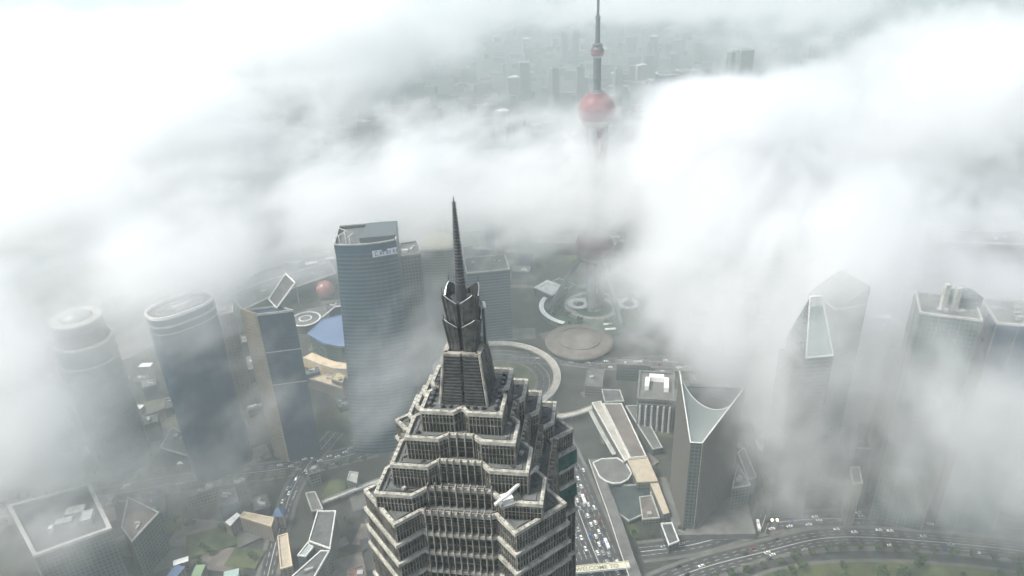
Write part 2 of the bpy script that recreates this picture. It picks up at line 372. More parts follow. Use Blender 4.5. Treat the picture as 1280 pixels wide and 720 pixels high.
# ================================================================== the tiered stone and steel tower in front
def jin():
    t = thing("pagoda_skyscraper", "tall tiered stone and steel skyscraper stepping up to a needle spire in the foreground", "skyscraper", (-12, 150, 0), radians(-8.7))
    def sym(face):                      # one face (left to right along -y) turned four times, counter-clockwise
        out = []
        for k in range(4):
            c, s = cos(k * pi / 2), sin(k * pi / 2); out += [(c * x - s * y, s * x + c * y) for x, y in face]
        return out
    def sq(h, rec, w, w2):              # square tier whose face steps back in the middle
        return sym([(-h, -h), (-w2, -h), (-w, -h + rec), (w, -h + rec), (w2, -h)])
    def lobe(o=0.0):                    # lower tiers: pairs of pointed bays with a flat glazed bay between
        o -= 1.5; return sym([(-14.4, -26.5 - o), (-9.2, -21.2 - o), (-8, -21.9 - o), (8, -21.9 - o), (9.2, -21.2 - o), (14.4, -26.5 - o)])
    tiers = [(371, 365, sq(9.7, 1.6, .5, 1.9)), (365.5, 359.2, sq(13.1, 1.9, 3.0, 5.2)), (359.6, 353.3, sq(16.4, 2.6, 5.2, 7.6)), (353.6, 348.6, sq(20.0, 3.2, 7.8, 11.2)),
             (349, 342.8, lobe()), (343, 336.8, lobe(.25)), (337, 330.8, lobe(.45)), (331, 320, lobe(.6)), (320.2, 303, lobe(.8)), (303.2, 280, lobe(1.)), (280.2, 250, lobe(1.2)), (250.2, 212, lobe(1.4)), (212.2, 165, lobe(1.6)), (165.2, 110, lobe(1.8)), (110.2, 0, lobe(2))]
    for k, (z1, z0, pl) in enumerate(tiers):
        MB().prism(pl, z0 - .5 if z0 else 0, z1 - .9, cap=False).build("wall", JGLASS, t)
        MB().face([(p[0], p[1], z1 - .9) for p in offs(pl, -.1)]).build("roof", JROOF, t)
        PR = MB().ring(pl, .4 if k < 5 else .75, .45, z1 - 1.0, z1)
        n = len(pl); m = MB()
        for i in range(n):
            a, b = Vector(pl[i]), Vector(pl[(i + 1) % n]); e = b - a; L = e.length
            if L < 1.2: continue
            e /= L; o = Vector((e.y, -e.x)); bay = abs(a.dot(e) + b.dot(e)) < .4 and L < 18 and k >= 1 and abs(e.x * e.y) < .01
            sp, fw, fd = (1.6, .22, 1.1) if bay else (.82, .12, .36)
            if k > 7: sp, fw = sp * 1.6, fw * 1.5
            c = max(1, int(L / sp)); top = z1 + ((1.3 if k > 2 else .5) if bay else -1.02)
            for j in range(c + 1):
                q = a + e * (L * j / c); P = [q - e * fw / 2 - o * .1, q + e * fw / 2 - o * .1, q + e * fw / 2 + o * fd, q - e * fw / 2 + o * fd]
                m.prism(ccw([tuple(x) for x in P]), z0 - .3 if z0 else 0, top if bay else z1 - 1.02)
            if k < 7:                   # horizontal transom lines and the small posts set out along the parapet
                for zz in (z0 + (z1 - z0) * .36, z0 + (z1 - z0) * .66):
                    P = [a - o * .02, b - o * .02, b + o * .14, a + o * .14]; m.prism(ccw([tuple(x) for x in P]), zz, zz + .14, bottom=True)
        m.build("fins", STONE, t)
        if k < 5:
            m = PR
            for i in range(n):
                a, b = Vector(pl[i]), Vector(pl[(i + 1) % n]); e = b - a; L = e.length
                c = max(1, int(L / 1.6))
                for j in range(c):
                    q = a + e * ((j + .5) / c); m.box(q.x, q.y, z1 - .02, .24, .24, .36, atan2(e.y, e.x))

            PR.build("parapet", PARA, t); m = MB()                    # gutter kerb and walkway on the terrace
            inn = offs(pl, -1.5); m.ring(inn, 0, .25, z1 - .95, z1 - .6); m.build("terrace_kerb", CONC, t)
        else: PR.build("parapet", PARA, t)
    for k, (z, h) in enumerate(((365.5, 13.1), (359.6, 16.4), (353.6, 20.0))):       # plant and clutter on the terraces
        for j in range(16):
            a = j * pi / 8 + .3 * k; q = h - 2.2; x, y = max(-q, min(q, q * 1.4 * cos(a))), max(-q, min(q, q * 1.4 * sin(a)))
            if k < 3 and abs(x) < 6 and y < 0: continue
            MB().box(x, y, z - .92, rnd.uniform(.5, 1.3), rnd.uniform(.5, 1.0), rnd.uniform(.4, 1.1), a).build("roof_unit", rnd.choice((CONC, DSTEEL, PALE)), t)
        m = MB(); q = h - 3.0; m.tube((-q, -h + .8, z - .6), (-h * .45, -h + .8, z - .6), .12); m.tube((h * .45, -h + .8, z - .6), (q, -h + .8, z - .6), .12); m.build("pipe", STEEL, t)
    # plant on the topmost terrace: rows of fans
    for s in (-1, 1):
        for j in range(8):
            y = -7 + j * 2; MB().rev([(0, 370.0), (.62, 370.0), (.62, 371.3), (.45, 371.5), (0, 371.5)], 10, s * 8.2, y).build("fan_unit", DSTEEL, t)
    for j in range(6):
        MB().rev([(0, 370.0), (.5, 370.0), (.5, 371.0), (0, 371.1)], 10, -5 + j * 2, -7.2).build("fan_unit", DSTEEL, t)
    # louvred pyramid
    def crown_plan(h): return sym([(-h, -h * .86), (-h * .86, -h), (-.5, -h), (0, -h + .7), (.5, -h), (h * .86, -h)])
    lo, hi = 6.0, 4.45
    MB().prism(crown_plan(hi - .35), 369.8, 383.2, poly0=crown_plan(lo - .35), cmi=0).build("louvred_base", DSTEEL, t)
    m = MB(); nl = 15
    for j in range(nl):
        z = 370.4 + j * 12.6 / nl; h = lo + (hi - lo) * (z - 369.8) / 13.4; m.ring(crown_plan(h), .12, .5, z, z + .34)
    m.build("louvres", STEEL, t)
    m = MB()
    for sx in (-1, 1):
        for sy in (-1, 1):
            for d in (0.0,):
                m.tube((sx * (lo - .1), sy * (lo - .1), 369.8), (sx * (hi - .1), sy * (hi - .1), 383.6), .42, .38, 8)
    m.build("corner_ribs", STONE, t)
    MB().ring(crown_plan(4.4), .25, .9, 383.2, 383.9).build("crown_ledge", STONE, t)
    MB().rev([(0, 384.8), (.9, 384.2), (1.3, 383.3)], 10).build("vent_cap", STEEL, t)
    # core with deep vertical grooves
    core = sym([(-2.9, -2.2), (-2.2, -2.9), (-.9, -2.9), (-.5, -2.2), (.5, -2.2), (.9, -2.9), (2.2, -2.9)])
    MB().prism(core, 383.1, 396.2).build("crown_core", DSTEEL, t)
    m = MB()
    for k in range(4):
        for s in (-1, 1):
            c, d = cos(k * pi / 2), sin(k * pi / 2); x, y = s * .75, -3.25; m.tube((c * x - d * y, d * x + c * y, 383.2), (c * x * 1.2 - d * y * 1.15, d * x * 1.2 + c * y * 1.15, 397.4), .28, .2, 8)
    for k in range(4):                  # ribs running up the petals' corners and edges
        for f in (-.75, -.35, 0, .35, .75):
            a = pi / 4 + k * pi / 2 + f * radians(38); q = lambda h: h / (abs(cos(a)) ** 4.5 + abs(sin(a)) ** 4.5) ** (1 / 4.5)
            for zb, zt, rb, rt, dp in ((383.6, 392.7, 3.35, 4.4, 1.9), (392.0, 399.1, 3.5, 4.15, 2.2)):
                m.tube((q(rb) * cos(a), q(rb) * sin(a), zb), (q(rt) * cos(a), q(rt) * sin(a), zt - dp * abs(f)), .13 if f else .2, .1, 6)
    m.build("mast_ribs", STEEL, t)
    # two rings of flaring steel petals
    def petal(k, zb, zt, rb, rt, dip, spread, rot):
        m = MB(); N = 12; lay = []
        for th in (0.0, -.22):
            row = []
            for i in range(N + 1):
                f = -1 + 2 * i / N; a = rot + k * pi / 2 + f * spread
                def R(h, a=a): return h / (abs(cos(a)) ** 4.5 + abs(sin(a)) ** 4.5) ** (1 / 4.5)
                ztop = zt - dip * abs(f) ** 1.0
                col = []
                for j in range(7):
                    u = j / 6; r = R(rb + (rt - rb) * u ** 1.15) + th; z = zb + (ztop - zb) * u; col.append((r * cos(a), r * sin(a), z))
                row.append(col)
            lay.append(row)
        for i in range(N):
            for j in range(6):
                m.face([lay[0][i][j], lay[0][i + 1][j], lay[0][i + 1][j + 1], lay[0][i][j + 1]]); m.face([lay[1][i + 1][j], lay[1][i][j], lay[1][i][j + 1], lay[1][i + 1][j + 1]])
            m.face([lay[0][i][6], lay[0][i + 1][6], lay[1][i + 1][6], lay[1][i][6]], None, 1)
        for i in (0, N):
            for j in range(6): m.face([lay[0][i][j], lay[0][i][j + 1], lay[1][i][j + 1], lay[1][i][j]])
        return m
    for k in range(4):
        q = petal(k, 383.6, 392.8, 3.3, 4.35, 1.9, radians(38), pi / 4).build("crown_petal", [STEEL, BRIGHT], t)
        q = petal(k, 390.4, 399.2, 3.3, 4.1, 2.2, radians(39), pi / 4).build("crown_petal", [STEEL, BRIGHT], t)
        c, d = cos(pi / 4 + k * pi / 2), sin(pi / 4 + k * pi / 2)
        MB().tube((c * 4.9, d * 4.9, 398.4), (c * 5.1, d * 5.1, 400.8), .16, .05, 6).build("finial", DSTEEL, t)
        MB().tube((c * 5.15, d * 5.15, 392.2), (c * 5.35, d * 5.35, 394.2), .14, .05, 6).build("finial", DSTEEL, t)
    # outer fin with its bright cap on the far right
    MB().prism([(4.5, 1.2), (5.1, 1.2), (5.1, 2.6), (4.5, 2.6)], 383.2, 393.2).build("outer_fin", DSTEEL, t)
    MB().rev([(0, 393.0), (.6, 393.2), (.65, 394.0), (.35, 394.7), (0, 394.8)], 12, 4.8, 1.9).build("fin_cap", BRIGHT, t)
    # needle
    sp = MB().rev([(1.45, 395.5), (1.2, 400), (.75, 410), (.28, 420), (.12, 420.6), (.12, 421.4), (0, 421.6)], 16).build("spire", DSTEEL, t)
    m = MB()
    for j in range(26):
        z = 400.5 + j * .78; r = 1.2 - (z - 400) * .0455
        m.rev([(r * .8, z), (r + .22, z), (r + .22, z + .2), (r * .8, z + .34)], 12)
    m.build("spire_collars", STEEL, sp)
    # netting hung on the far right bays during works
    for (za, zb) in ((337.2, 341.9), (325, 329.8)):
        m = MB()
        P = offs(lobe(.7), .5); n = len(P)
        for i in range(n):
            a, b = P[i], P[(i + 1) % n]
            if (a[0] + b[0]) / 2 > 20.5 and ((a[1] + b[1]) / 2 > 9 or (a[1] + b[1]) / 2 < -10) and not ((a[1] + b[1]) / 2 > 20):
                k_ = 8
                for j in range(k_ if (a[1] + b[1]) / 2 > 9 or abs(za - 325) < 1 else 0):
                    if (a[1] + b[1]) / 2 < 0 and j < 4: continue
                    u0, u1 = j / k_, (j + 1) / k_; f = lambda u: (a[0] + (b[0] - a[0]) * u, a[1] + (b[1] - a[1]) * u)
                    d0, d1 = .25 * sin(j * 1.9), .25 * sin((j + 1) * 1.9); p, q = f(u0), f(u1)
                    m.face([(p[0] + d0, p[1], za), (q[0] + d1, q[1], za), (q[0] + d1 * .3, q[1], zb), (p[0] + d0 * .3, p[1], zb)])
        m.build("safety_net", NET, t)
    # curved cleaning-rig rail on the lower terrace
    m = MB(); pts = [(-9, -18.2), (-14, -18.3), (-17, -18.1), (-18.3, -16.8), (-18.5, -14), (-18.4, -4), (-18.4, 6)]
    m.strip(pts, .35, 352.7, 353.1); m.strip([(x * .93, y * .93) for x, y in pts], .35, 352.7, 353.1); m.build("rig_rail", STEEL, t)
    OCC.append((-12, 150, 60))
    return t
JM = jin()
# roof crane parked on the terrace
def roof_crane():
    p = W(638, 628, 352.8); t = thing("roof_crane", "white window-cleaning crane with its arm out on the lower terrace of the spired tower", "crane", (p.x, p.y, 352.75), radians(20))
    MB().box(0, 0, 0, 5.4, 2.8, .7).build("chassis", PALE, t)
    b = MB().box(-.8, .1, .7, 2.6, 2.2, 1.5).build("cab", WHITE, t); MB().box(-2.11, .1, 1.2, .06, 1.6, .7).build("cab_window", CGLASS, b)
    MB().box(1.4, 0, .7, 1.6, 2.0, .9).build("counterweight", STEEL, t)
    MB().tube((-1.2, 0, 2.2), (8.3, 4.6, 3.6), .55, .35, 8).build("arm", WHITE, t)
    MB().tube((-1.2, 0, 2.2), (-4.2, -1.2, 2.0), .5, .45, 8).build("arm_tail", WHITE, t)
    MB().box(8.5, 4.7, 3.0, 1.8, .7, .9, .5).build("cradle", PALE, t)
roof_crane()
# ================================================================== ground, water, streets
def curve(pts, n=10):
    out = []
    P = [pts[0]] + list(pts) + [pts[-1]]
    for i in range(1, len(P) - 2):
        for j in range(n):
            t = j / n; a, b, c, d = [Vector(x) for x in P[i - 1:i + 3]]
            out.append(tuple(.5 * (2 * b + (c - a) * t + (2 * a - 5 * b + 4 * c - d) * t * t + (3 * b - 3 * c + d - a) * t ** 3)))
    out.append(tuple(P[-2])); return out
def G(*px): return [tuple(W(x, y, 0)[:2]) for x, y in px]
m = MB(); 
S = 24000
m.face([(-S, -S / 4, 0), (S, -S / 4, 0), (S, S, 0), (-S, S, 0)]); tag(m.build("ground", GROUND), "dull green and grey city ground under the mist", "ground", None, "structure")
NEAR = G((-220, 600), (-60, 500), (60, 470), (150, 452), (235, 405), (290, 354), (358, 330), (420, 316), (560, 292), (700, 286), (800, 290), (900, 296), (1010, 306), (1150, 330)) + [(900, 800), (1700, 620), (3500, 600)]
FAR = [(p[0] * 1.0 + q[0], p[1] + q[1]) for p, q in zip(NEAR, [(-420, 260)] * 5 + [(-330, 420)] * 3 + [(-150, 520)] * 2 + [(0, 560)] * 3 + [(150, 560)] * 2 + [(250, 560)] * 3)]
NEAR = curve(NEAR, 4); FAR = curve(FAR, 4)
m = MB()
for i in range(min(len(NEAR), len(FAR)) - 1): m.face([(*NEAR[i], .02), (*NEAR[i + 1], .02), (*FAR[i + 1], .02), (*FAR[i], .02)])
tag(m.build("river", WATER), "broad dull grey brown river curving behind the towers", "river", None, "structure")
m = MB(); m.strip(NEAR, 6, 0, 1.4); tag(m.build("embankment", CONC), "grey stone embankment along the near bank of the river", "embankment", None, "structure")
ROADS = []
def road(name, pts, w, label, lanes=0, kerb=True, z=.03, n=8):
    c = curve(pts, n) if n else pts
    ROADS.append((c, w)); tag(MB().strip(c, w + 7, 0, z + .12).build("pavement", PAVE), "pale pavement under and beside the " + label, "pavement", None, "structure")
    tag(MB().strip(c, w, z + .13, z + .13).build(name, ASPH), label, "road", None, "structure")
    m = MB()
    for k in range(1, lanes):
        off = -w / 2 + w * k / lanes; tot = 0
        for i in range(len(c) - 1):
            a, b = Vector(c[i]), Vector(c[i + 1]); L = (b - a).length; e = (b - a) / L; nr = Vector((-e.y, e.x)); x = 0
            while x < L:
                q = a + e * x + nr * off; r = q + e * min(4 if k != lanes // 2 else 9, L - x); s = nr * (.11 if k != lanes // 2 else .2)
                m.face([(*(q - s), z + .137), (*(r - s), z + .137), (*(r + s), z + .137), (*(q + s), z + .137)]); x += 9
    if m.f: tag(m.build("road_markings", MARK), "white lane lines painted on the " + label, "road markings", None, "structure")
    return c
AVE = road("avenue", [(92, 330), (63, 427), (42, 545), (20, 640)], 42, "wide asphalt avenue crowded with traffic beside the spired tower", 10)
CROSS = road("boulevard", G((760, 760), (860, 716), (955, 690), (1040, 672), (1150, 676), (1300, 692), (1450, 720)), 20, "dark boulevard curving round the park", 6, z=.05)
CROSS2 = road("street", G((800, 690), (870, 680), (960, 655), (1060, 648), (1180, 655), (1320, 664)), 17, "asphalt street in front of the concave-topped tower", 4, z=.07)
NORTH = road("side_street", G((950, 665), (965, 610), (958, 540), (950, 470)), 16, "side street with a queue of cars left of the wedge-roofed tower", 4, z=.09)
PARKRD = road("park_drive", G((900, 735), (960, 706), (1060, 694), (1180, 698), (1300, 712)), 8, "narrow drive along the edge of the park", 0, z=.11)
WEST = road("west_street", G((-60, 660), (120, 622), (260, 598), (380, 582), (470, 560)), 22, "asphalt street below the blue glass towers", 6, z=.04)
WEST2 = road("cross_street", G((420, 540), (372, 600), (350, 660), (330, 740)), 13, "narrow street running towards the tan roofed blocks", 4, z=.06)
RIM = road("riverside_road", G((640, 446), (700, 449), (760, 455), (830, 452), (930, 458), (1010, 470)), 20, "wide brownish road in front of the round hall", 6, z=.10)
ring_c = [(-22 + 58 * cos(a), 700 + 58 * sin(a)) for a in [2 * pi * i / 48 for i in range(49)]]
road("roundabout", ring_c, 20, "roundabout circling a green in front of the tall broadcasting tower", 3, z=.08, n=0)
m = MB(); m.face([(p[0], p[1], .2) for p in G((840, 760), (905, 728), (960, 711), (1060, 699), (1180, 703), (1300, 718), (1600, 770), (1400, 1100), (800, 1100))])
tag(m.build("park_lawn", GRASS), "green park lawn inside the curving boulevard", "lawn", None, "structure")
m = MB(); m.face([(-22 + 45 * cos(a), 700 + 45 * sin(a), .22) for a in [2 * pi * i / 40 for i in range(40)]]); tag(m.build("roundabout_green", GRASS), "round grass island inside the roundabout", "lawn", None, "structure")
PC = (111, 871)
m = MB(); m.face([(PC[0] + 74 * cos(a), PC[1] + 74 * sin(a), .06) for a in [2 * pi * i / 48 for i in range(48)]]); tag(m.build("tower_lawn", mat("lawn_green", (.06, .12, .06), .95, var=.3, vscale=.05)), "round green lawn at the foot of the broadcasting tower", "lawn", None, "structure")
m = MB(); m.rev([(0, .12), (40, .12)], 48, *PC); tag(m.build("tower_plaza", PALE), "pale round plaza at the foot of the broadcasting tower", "plaza", None, "structure")
m = MB(); m.rev([(12, .2), (26, .2)], 40, *PC); tag(m.build("plaza_garden", mat("lawn_green", (0, 0, 0))), "ring of green planting inside the round plaza", "garden", None, "structure")
# ================================================================== raised walkways
def walkway(name, label, pts, w, z, n=8, piers=14, mt=PALE, par=1.1):
    c = curve(pts, n) if n else pts; o = Vector(c[len(c) // 2]); L = [(p[0] - o.x, p[1] - o.y) for p in c]
    t = thing(name, label, "walkway", (o.x, o.y, 0)); MB().strip(L, w, z - .8, z).build("deck", mt, t)
    for s in (-1, 1): MB().strip(L, .35, z - .79, z + par, off=s * (w / 2 + .18)).build("side_wall", WHITE if s < 0 else mt, t)
    d = 0
    for i in range(len(L) - 1):
        a, b = Vector(L[i]), Vector(L[i + 1]); d += (b - a).length
        if d > piers: d = 0; MB().tube((b.x, b.y, 0), (b.x, b.y, z - .75), .9, .9, 10).build("pier", CONC, t)
    return t
walkway("ring_footbridge", "pale circular footbridge curving over the roundabout", [(-26 + 74 * cos(a), 702 + 74 * sin(a)) for a in [2 * pi * i / 64 for i in range(65)]], 8, 7, n=0, piers=20, mt=mat("walk_beige", (.34, .32, .28), .8, var=.2, vscale=.1))
walkway("footbridge", "pale branch of footbridge leading from the ring to the long shopping hall", PW([(664, 512), (690, 520), (718, 517), (745, 507)], 7), 6, 6.9, mt=MATS["walk_beige"])
walkway("elevated_walkway", "long pale elevated walkway along the right side of the avenue", PW([(742, 574), (755, 610), (768, 645), (783, 690), (797, 730), (812, 775)], 8), 9, 8, mt=CONC)
ga, gb = W(715, 713, 8), W(790, 706, 8)
GATE = walkway("footbridge", "pale beige footbridge with lettering on its top crossing the avenue", [(ga.x, ga.y), ((ga.x + gb.x) / 2, (ga.y + gb.y) / 2), (gb.x - 2, gb.y)], 6.2, 8.2, n=2, mt=mat("sign_beige", (.52, .50, .40), .8, var=.12), piers=22)
LET = mat("olive_letters", (.16, .14, .05), .7)
gv = (gb - ga); ang = atan2(gv.y, gv.x); oo = Vector(GATE.location)
# the words lie on the sloped board on the side towards the tower
cpt = (ga + gb) / 2 - gv.normalized() * 4.0
text_part("WELCOME TO", 5.4, .04, LET, GATE, Matrix.Translation((cpt.x - oo.x, cpt.y - oo.y, 8.3)) @ Matrix.Rotation(ang, 4, 'Z'))
walkway("footbridge", "thin grey footbridge between the left bays of the spired tower and the slanted roof", PW([(402, 627), (448, 609), (480, 597)], 7), 4, 6)
# ================================================================== the landmarks
# 1 oval-topped blue tower
c = W(225, 382.5, 181); pl = ell(c.x, c.y, 29, 18.5, radians(46), 48, 2.6)
t = block("glass_tower", "dark blue glass tower with an oval pale-rimmed roof on the left", "skyscraper", pl, 181, BLUEG, RGREY, WHITE, 2.2, 1.6, .3, 0, bands=[(172.5, 2.2, .35, PALE), (166, 1.0, .3, PALE)], floor_drop=2.4)
L = ell(0, 0, 21, 10, radians(46), 40, 2.4); MB().ring(L, 0, 1.1, 178.7, 181.6).build("screen_wall", PALE, t); MB().box(1, 1, 178.6, 16, 3.5, 4, radians(46)).build("roof_unit", WHITE, t); MB().box(-5, -6, 178.6, 5, 4, 2.6, radians(46)).build("roof_unit", RGREY, t)
# 2 round tower in the mist, far left
c = W(100, 432, 144)
c = (c.x - 3, c.y + 12); pl = ell(*c, 25, 25, 0, 44)
t = block("round_tower", "hazy round tower with a stepped drum and pale dome on top, far left", "skyscraper", pl, 144, TEALG, RGREY, PALE, 2.0, 1.4, .6, 0, bands=[(124, 1.5, .4, PALE)])
MB().rev([(21.5, 143.9), (21.5, 166), (20, 167.5)], 40).build("upper_drum", GREYW, t); MB().rev([(22, 166), (22, 167.6), (14, 167.7)], 40).build("drum_rim", PALE, t)
MB().rev([(13, 167.5), (12, 169.5), (8, 172.5), (0, 174)], 32).build("dome", mat("pale_metal", (.26, .27, .27), .4, metal=.3), t, smooth=True)
MB().box(-23, -11, 0, 3.5, 3.5, 150, .45).build("corner_fin", PALE, t)
# 3 big parapet roof, bottom left
t = block("parapet_roof_block", "large hazy block with a wide pale parapet round its square roof, bottom left corner", "building", PW([(43, 697), (140, 662), (113, 606), (10, 634)], 60), 60, GREYW, RGREY, PALE, 2.0, 2.6, .4, 0)
for px, py, s in ((95, 640, (14, 9, 4)), (65, 663, (3, 4, 5)), (110, 648, (8, 12, 5)), (80, 652, (12, 6, 2.5))):
    p = W(px, py, 61) - Vector(t.location); MB().box(p.x, p.y, 59.9, *s, .3).build("roof_unit", MATS["unit_grey"] if s[2] != 5 or s[0] != 3 else WHITE, t)
block("flat_roofed_block", "brownish flat-roofed block with one pale roof edge right of the wide parapet roof", "building", PW([(199, 641), (165, 678), (152, 660), (160, 622)], 42), 42, GREYW, BROWN, PALE, 1.2, 1.0, .2, 2)
# 4 slab tower: tan end wall, blue glass face, white frame standing on its roof
A, B_, C_ = [Vector(p) for p in PW([(303, 385.5), (320, 391), (366, 385.5)], 171)]
D_ = C_ + (A - B_)
P = ccw([tuple(A), tuple(B_), tuple(C_), tuple(D_)]); cc = cen(P)
t = thing("slab_tower", "slab tower with tan stone end wall, blue glass front and slanted white roof frame", "skyscraper", (*cc, 0)); OCC.append((*cc, 35))
l = lambda v: Vector((v[0] - cc[0], v[1] - cc[1]))
gl = [l(B_) , l(C_), l(D_), l(A)]
MB().prism(ccw([tuple(v) for v in gl]), 0, 168, cap=True).build("glass_front", BLUEG2, t)
e = (l(A) - l(B_)).normalized(); nr = Vector((e.y, -e.x)); nr = nr if nr.x < 0 or nr.dot(l(B_) - l(C_)) > 0 else -nr
u = (l(B_) - l(C_)).normalized()
MB().prism(ccw([tuple(l(A) + u * 2.2 + e * .6), tuple(l(B_) + u * 2.2 - e * .6), tuple(l(B_) - e * .6), tuple(l(A) + e * .6)]), 0, 171).build("tan_end_wall", STONEW, t)
MB().ring(ccw([tuple(v) for v in gl]), .25, .8, 167.6, 169.6).build("parapet", PALE, t)
for z_ in (128, 92): MB().ring(ccw([tuple(v) for v in gl]), .3, .2, z_, z_ + .9).build("floor_band", PALE, t)
q = [W(336, 374, 170), W(357, 342, 190), W(369, 353.5, 190), W(346, 385, 170)]
q = [Vector((v.x - cc[0], v.y - cc[1], v.z)) for v in q]; m = MB()
for i in range(4): m.tube(q[i], q[(i + 1) % 4], .75, .75, 8)
m.build("roof_frame", WHITE, t)
m = MB(); q2 = [v - Vector((0, 0, .6)) for v in q]; m.face([tuple(v) for v in q2]); m.face([tuple(v - Vector((0, 0, .4))) for v in reversed(q2)]); m.build("roof_screen", RDARK, t)
for v in (q[1], q[2]): MB().tube((v.x, v.y, 168), v, .6, .6, 8).build("frame_post", PALE, t)
# brown slab to its left
block("brown_slab_tower", "brownish slab tower standing between the oval blue tower and the tan-ended tower", "skyscraper", front_back([(263, 396), (291, 391)], 122, 20), 122, facade("brown_wall", (.09, .07, .06), (.17, .14, .12), 4, 3.8, 1, 1.4, .4, .3), BROWN, PALE, 1.0, .8, .2, 2)
# 5 big tower with curved front, sign and cranes
fl, fr_ = [Vector(p) for p in PW([(418, 306), (494.5, 300)], 230)]
e = (fr_ - fl).normalized(); nr = Vector((-e.y, e.x)); Wd = (fr_ - fl).length
def bow(k, s0=0.0): return [fl + e * (Wd * u) - nr * (k * 4 * u * (1 - u)) - e * (s0 * (1 - u)) for u in [i / 10 for i in range(11)]]
top = [tuple(v) for v in bow(5)] + [tuple(fr_ + nr * 44), tuple(fl + nr * 44)]
bot = [tuple(v) for v in bow(5, 13)] + [tuple(fr_ + nr * 44), tuple(fl + nr * 44 - e * 13)]
cc = cen(top); t = thing("curved_front_tower", "tallest hazy blue-grey tower left of the spire, bowed front, white sign near its top", "skyscraper", (*cc, 0)); OCC.append((*cc, 42))
T_ = loc_poly(top, cc); B0 = loc_poly(bot, cc)
MB().prism(T_, 0, 222, cap=False, poly0=B0).build("banded_shaft", BAND, t); MB().prism(offs(T_, .4), 221.5, 230, cap=False).build("crown_wall", BLUEG, t)
MB().face([(p[0], p[1], 227) for p in T_]).build("roof", RGREY, t); MB().ring(offs(T_, .4), .2, .9, 229.8, 231).build("parapet", PALE, t)
cn = [p for p in T_]
MB().prism([tuple(l2) for l2 in [Vector(T_[4]) + nr * 10, Vector(T_[10]) + nr * 6, Vector(T_[11]) - nr * 3, Vector(T_[12]) + e * 26 - nr * 3]], 226.8, 232.4, cap=True).build("roof_canopy", mat("pale_green_canopy", (.07, .09, .095), .7), t)
sa, sb = W(462, 321.5, 225), W(491, 315.5, 225)
for i, (x0, x1) in enumerate(((.55, .98),)):
    a, b = Vector(T_[6]), Vector(T_[10]); o = Vector(((b - a).y, -(b - a).x)).normalized() * 1.1
    m = MB(); a2, b2 = a + o, b + o; m.prism(ccw([tuple(a2), tuple(b2), tuple(b2 - o * .5), tuple(a2 - o * .5)]), 217.5, 223.5); sg = m.build("sign_board", WHITE, t)
    dd = (b2 - a2); ln = dd.length; dd /= ln; m = MB()
    blue = mat("sign_blue", (.12, .16, .35), .5)
    base = a2 + o * .08
    def plate(u0, u1, z0, z1):
        p, q_ = base + dd * u0, base + dd * u1; m.prism(ccw([tuple(p), tuple(q_), tuple(q_ + o * .1), tuple(p + o * .1)]), z0, z1, bottom=True)
    x = 2.0
    plate(x, x + 2.6, 218.4, 219.2); plate(x, x + .8, 219.2, 221.8); plate(x, x + 2.6, 221.8, 222.6)
    for k in range(6): plate(6.4 + k * 2.9, 6.4 + k * 2.9 + (.9 if k % 2 else 1.9), 218.8, 222.2)
    m.build("sign_lettering", blue, sg)
for i, (dx, dy, h_, lean) in enumerate(((4, 5, 9, 5), (9, 9, 12, -6), (13, 4, 8, 4))):
    p = Vector(T_[0]) + e * dx + nr * dy
    k = thing("roof_crane", ["short pale crane nearest the corner on the left end of the tallest hazy tower's roof", "tallest pale crane on the left end of the tallest hazy tower's roof", "small pale crane right of the others on the tallest hazy tower's roof"][i], "crane", (p.x + cc[0], p.y + cc[1], 226.9), 0, "cranes on the roof of the tallest hazy tower")
    MB().tube((0, 0, 0), (0, 0, h_), .5, .5, 6).build("mast", WHITE, k); MB().tube((-lean * .4, 0, h_ - .5), (lean, 1, h_ + 3), .4, .25, 6).build("jib", WHITE, k)
block("grey_tower", "grey hazy tower close on the right of the tower with the white sign", "skyscraper", front_back([(496, 322), (526, 318)], 180, 34), 180, GREYW, RGREY, CONC, 1.2, 1.0, .2, 6)
# pale round-roofed tower
c = W(546, 299, 129); pl = ell(c.x, c.y, 30, 24, 0, 40, 3)
t = block("round_roofed_tower", "pale tower with a cream rounded roof just left of the spire", "skyscraper", pl, 124, OFFW, RWHITE, PALE, 1.5, 1.5, .5, 0, fins=(CONC, 9, 1.2, 1.6))
MB().rev([(24, 124), (24, 127), (20, 130.5), (12, 133), (0, 134)], 36).build("roof_cap", mat("cream_roof", (.55, .53, .43), .7, var=.1), t, smooth=True)
# striped blue tower behind the spire
block("striped_glass_tower", "blue tower with horizontal floor stripes right behind the crown of the spired tower", "skyscraper", front_back([(583, 342), (637, 337)], 98, 46), 98, BAND, RGREY, PALE, 1.2, 1.0, .2, 3)
# 6 blue-roofed hall
Z = 26; P = PW([(384, 417), (404, 399), (424, 394), (452, 396), (452, 434), (424, 433), (404, 429)], Z); P = ccw(P); cc = cen(P); L = loc_poly(P, cc)
t = thing("blue_roofed_hall", "fan-shaped hall with a bright blue metal roof between the two hazy towers", "hall", (*cc, 0)); OCC.append((*cc, 50))
MB().prism(offs(L, -3), 0, Z - 2, cap=False).build("wall", TEALG, t); MB().prism(L, Z - 2, Z, bottom=True).build("roof", RBLUE, t); MB().ring(L, .3, .6, Z - .5, Z + .7).build("roof_rim", RBLUE, t)
m = MB(); q = [W(402, 397, 30), W(419, 383, 40), W(440, 382, 40)]
for a, b in zip(q, q[1:]): m.tube(a - Vector((*cc, 0)), b - Vector((*cc, 0)), .9, .9, 8)
m.build("roof_frame", WHITE, t)
cpts = PW([(384, 444), (398, 450), (412, 455), (428, 458), (450, 458)], 12)
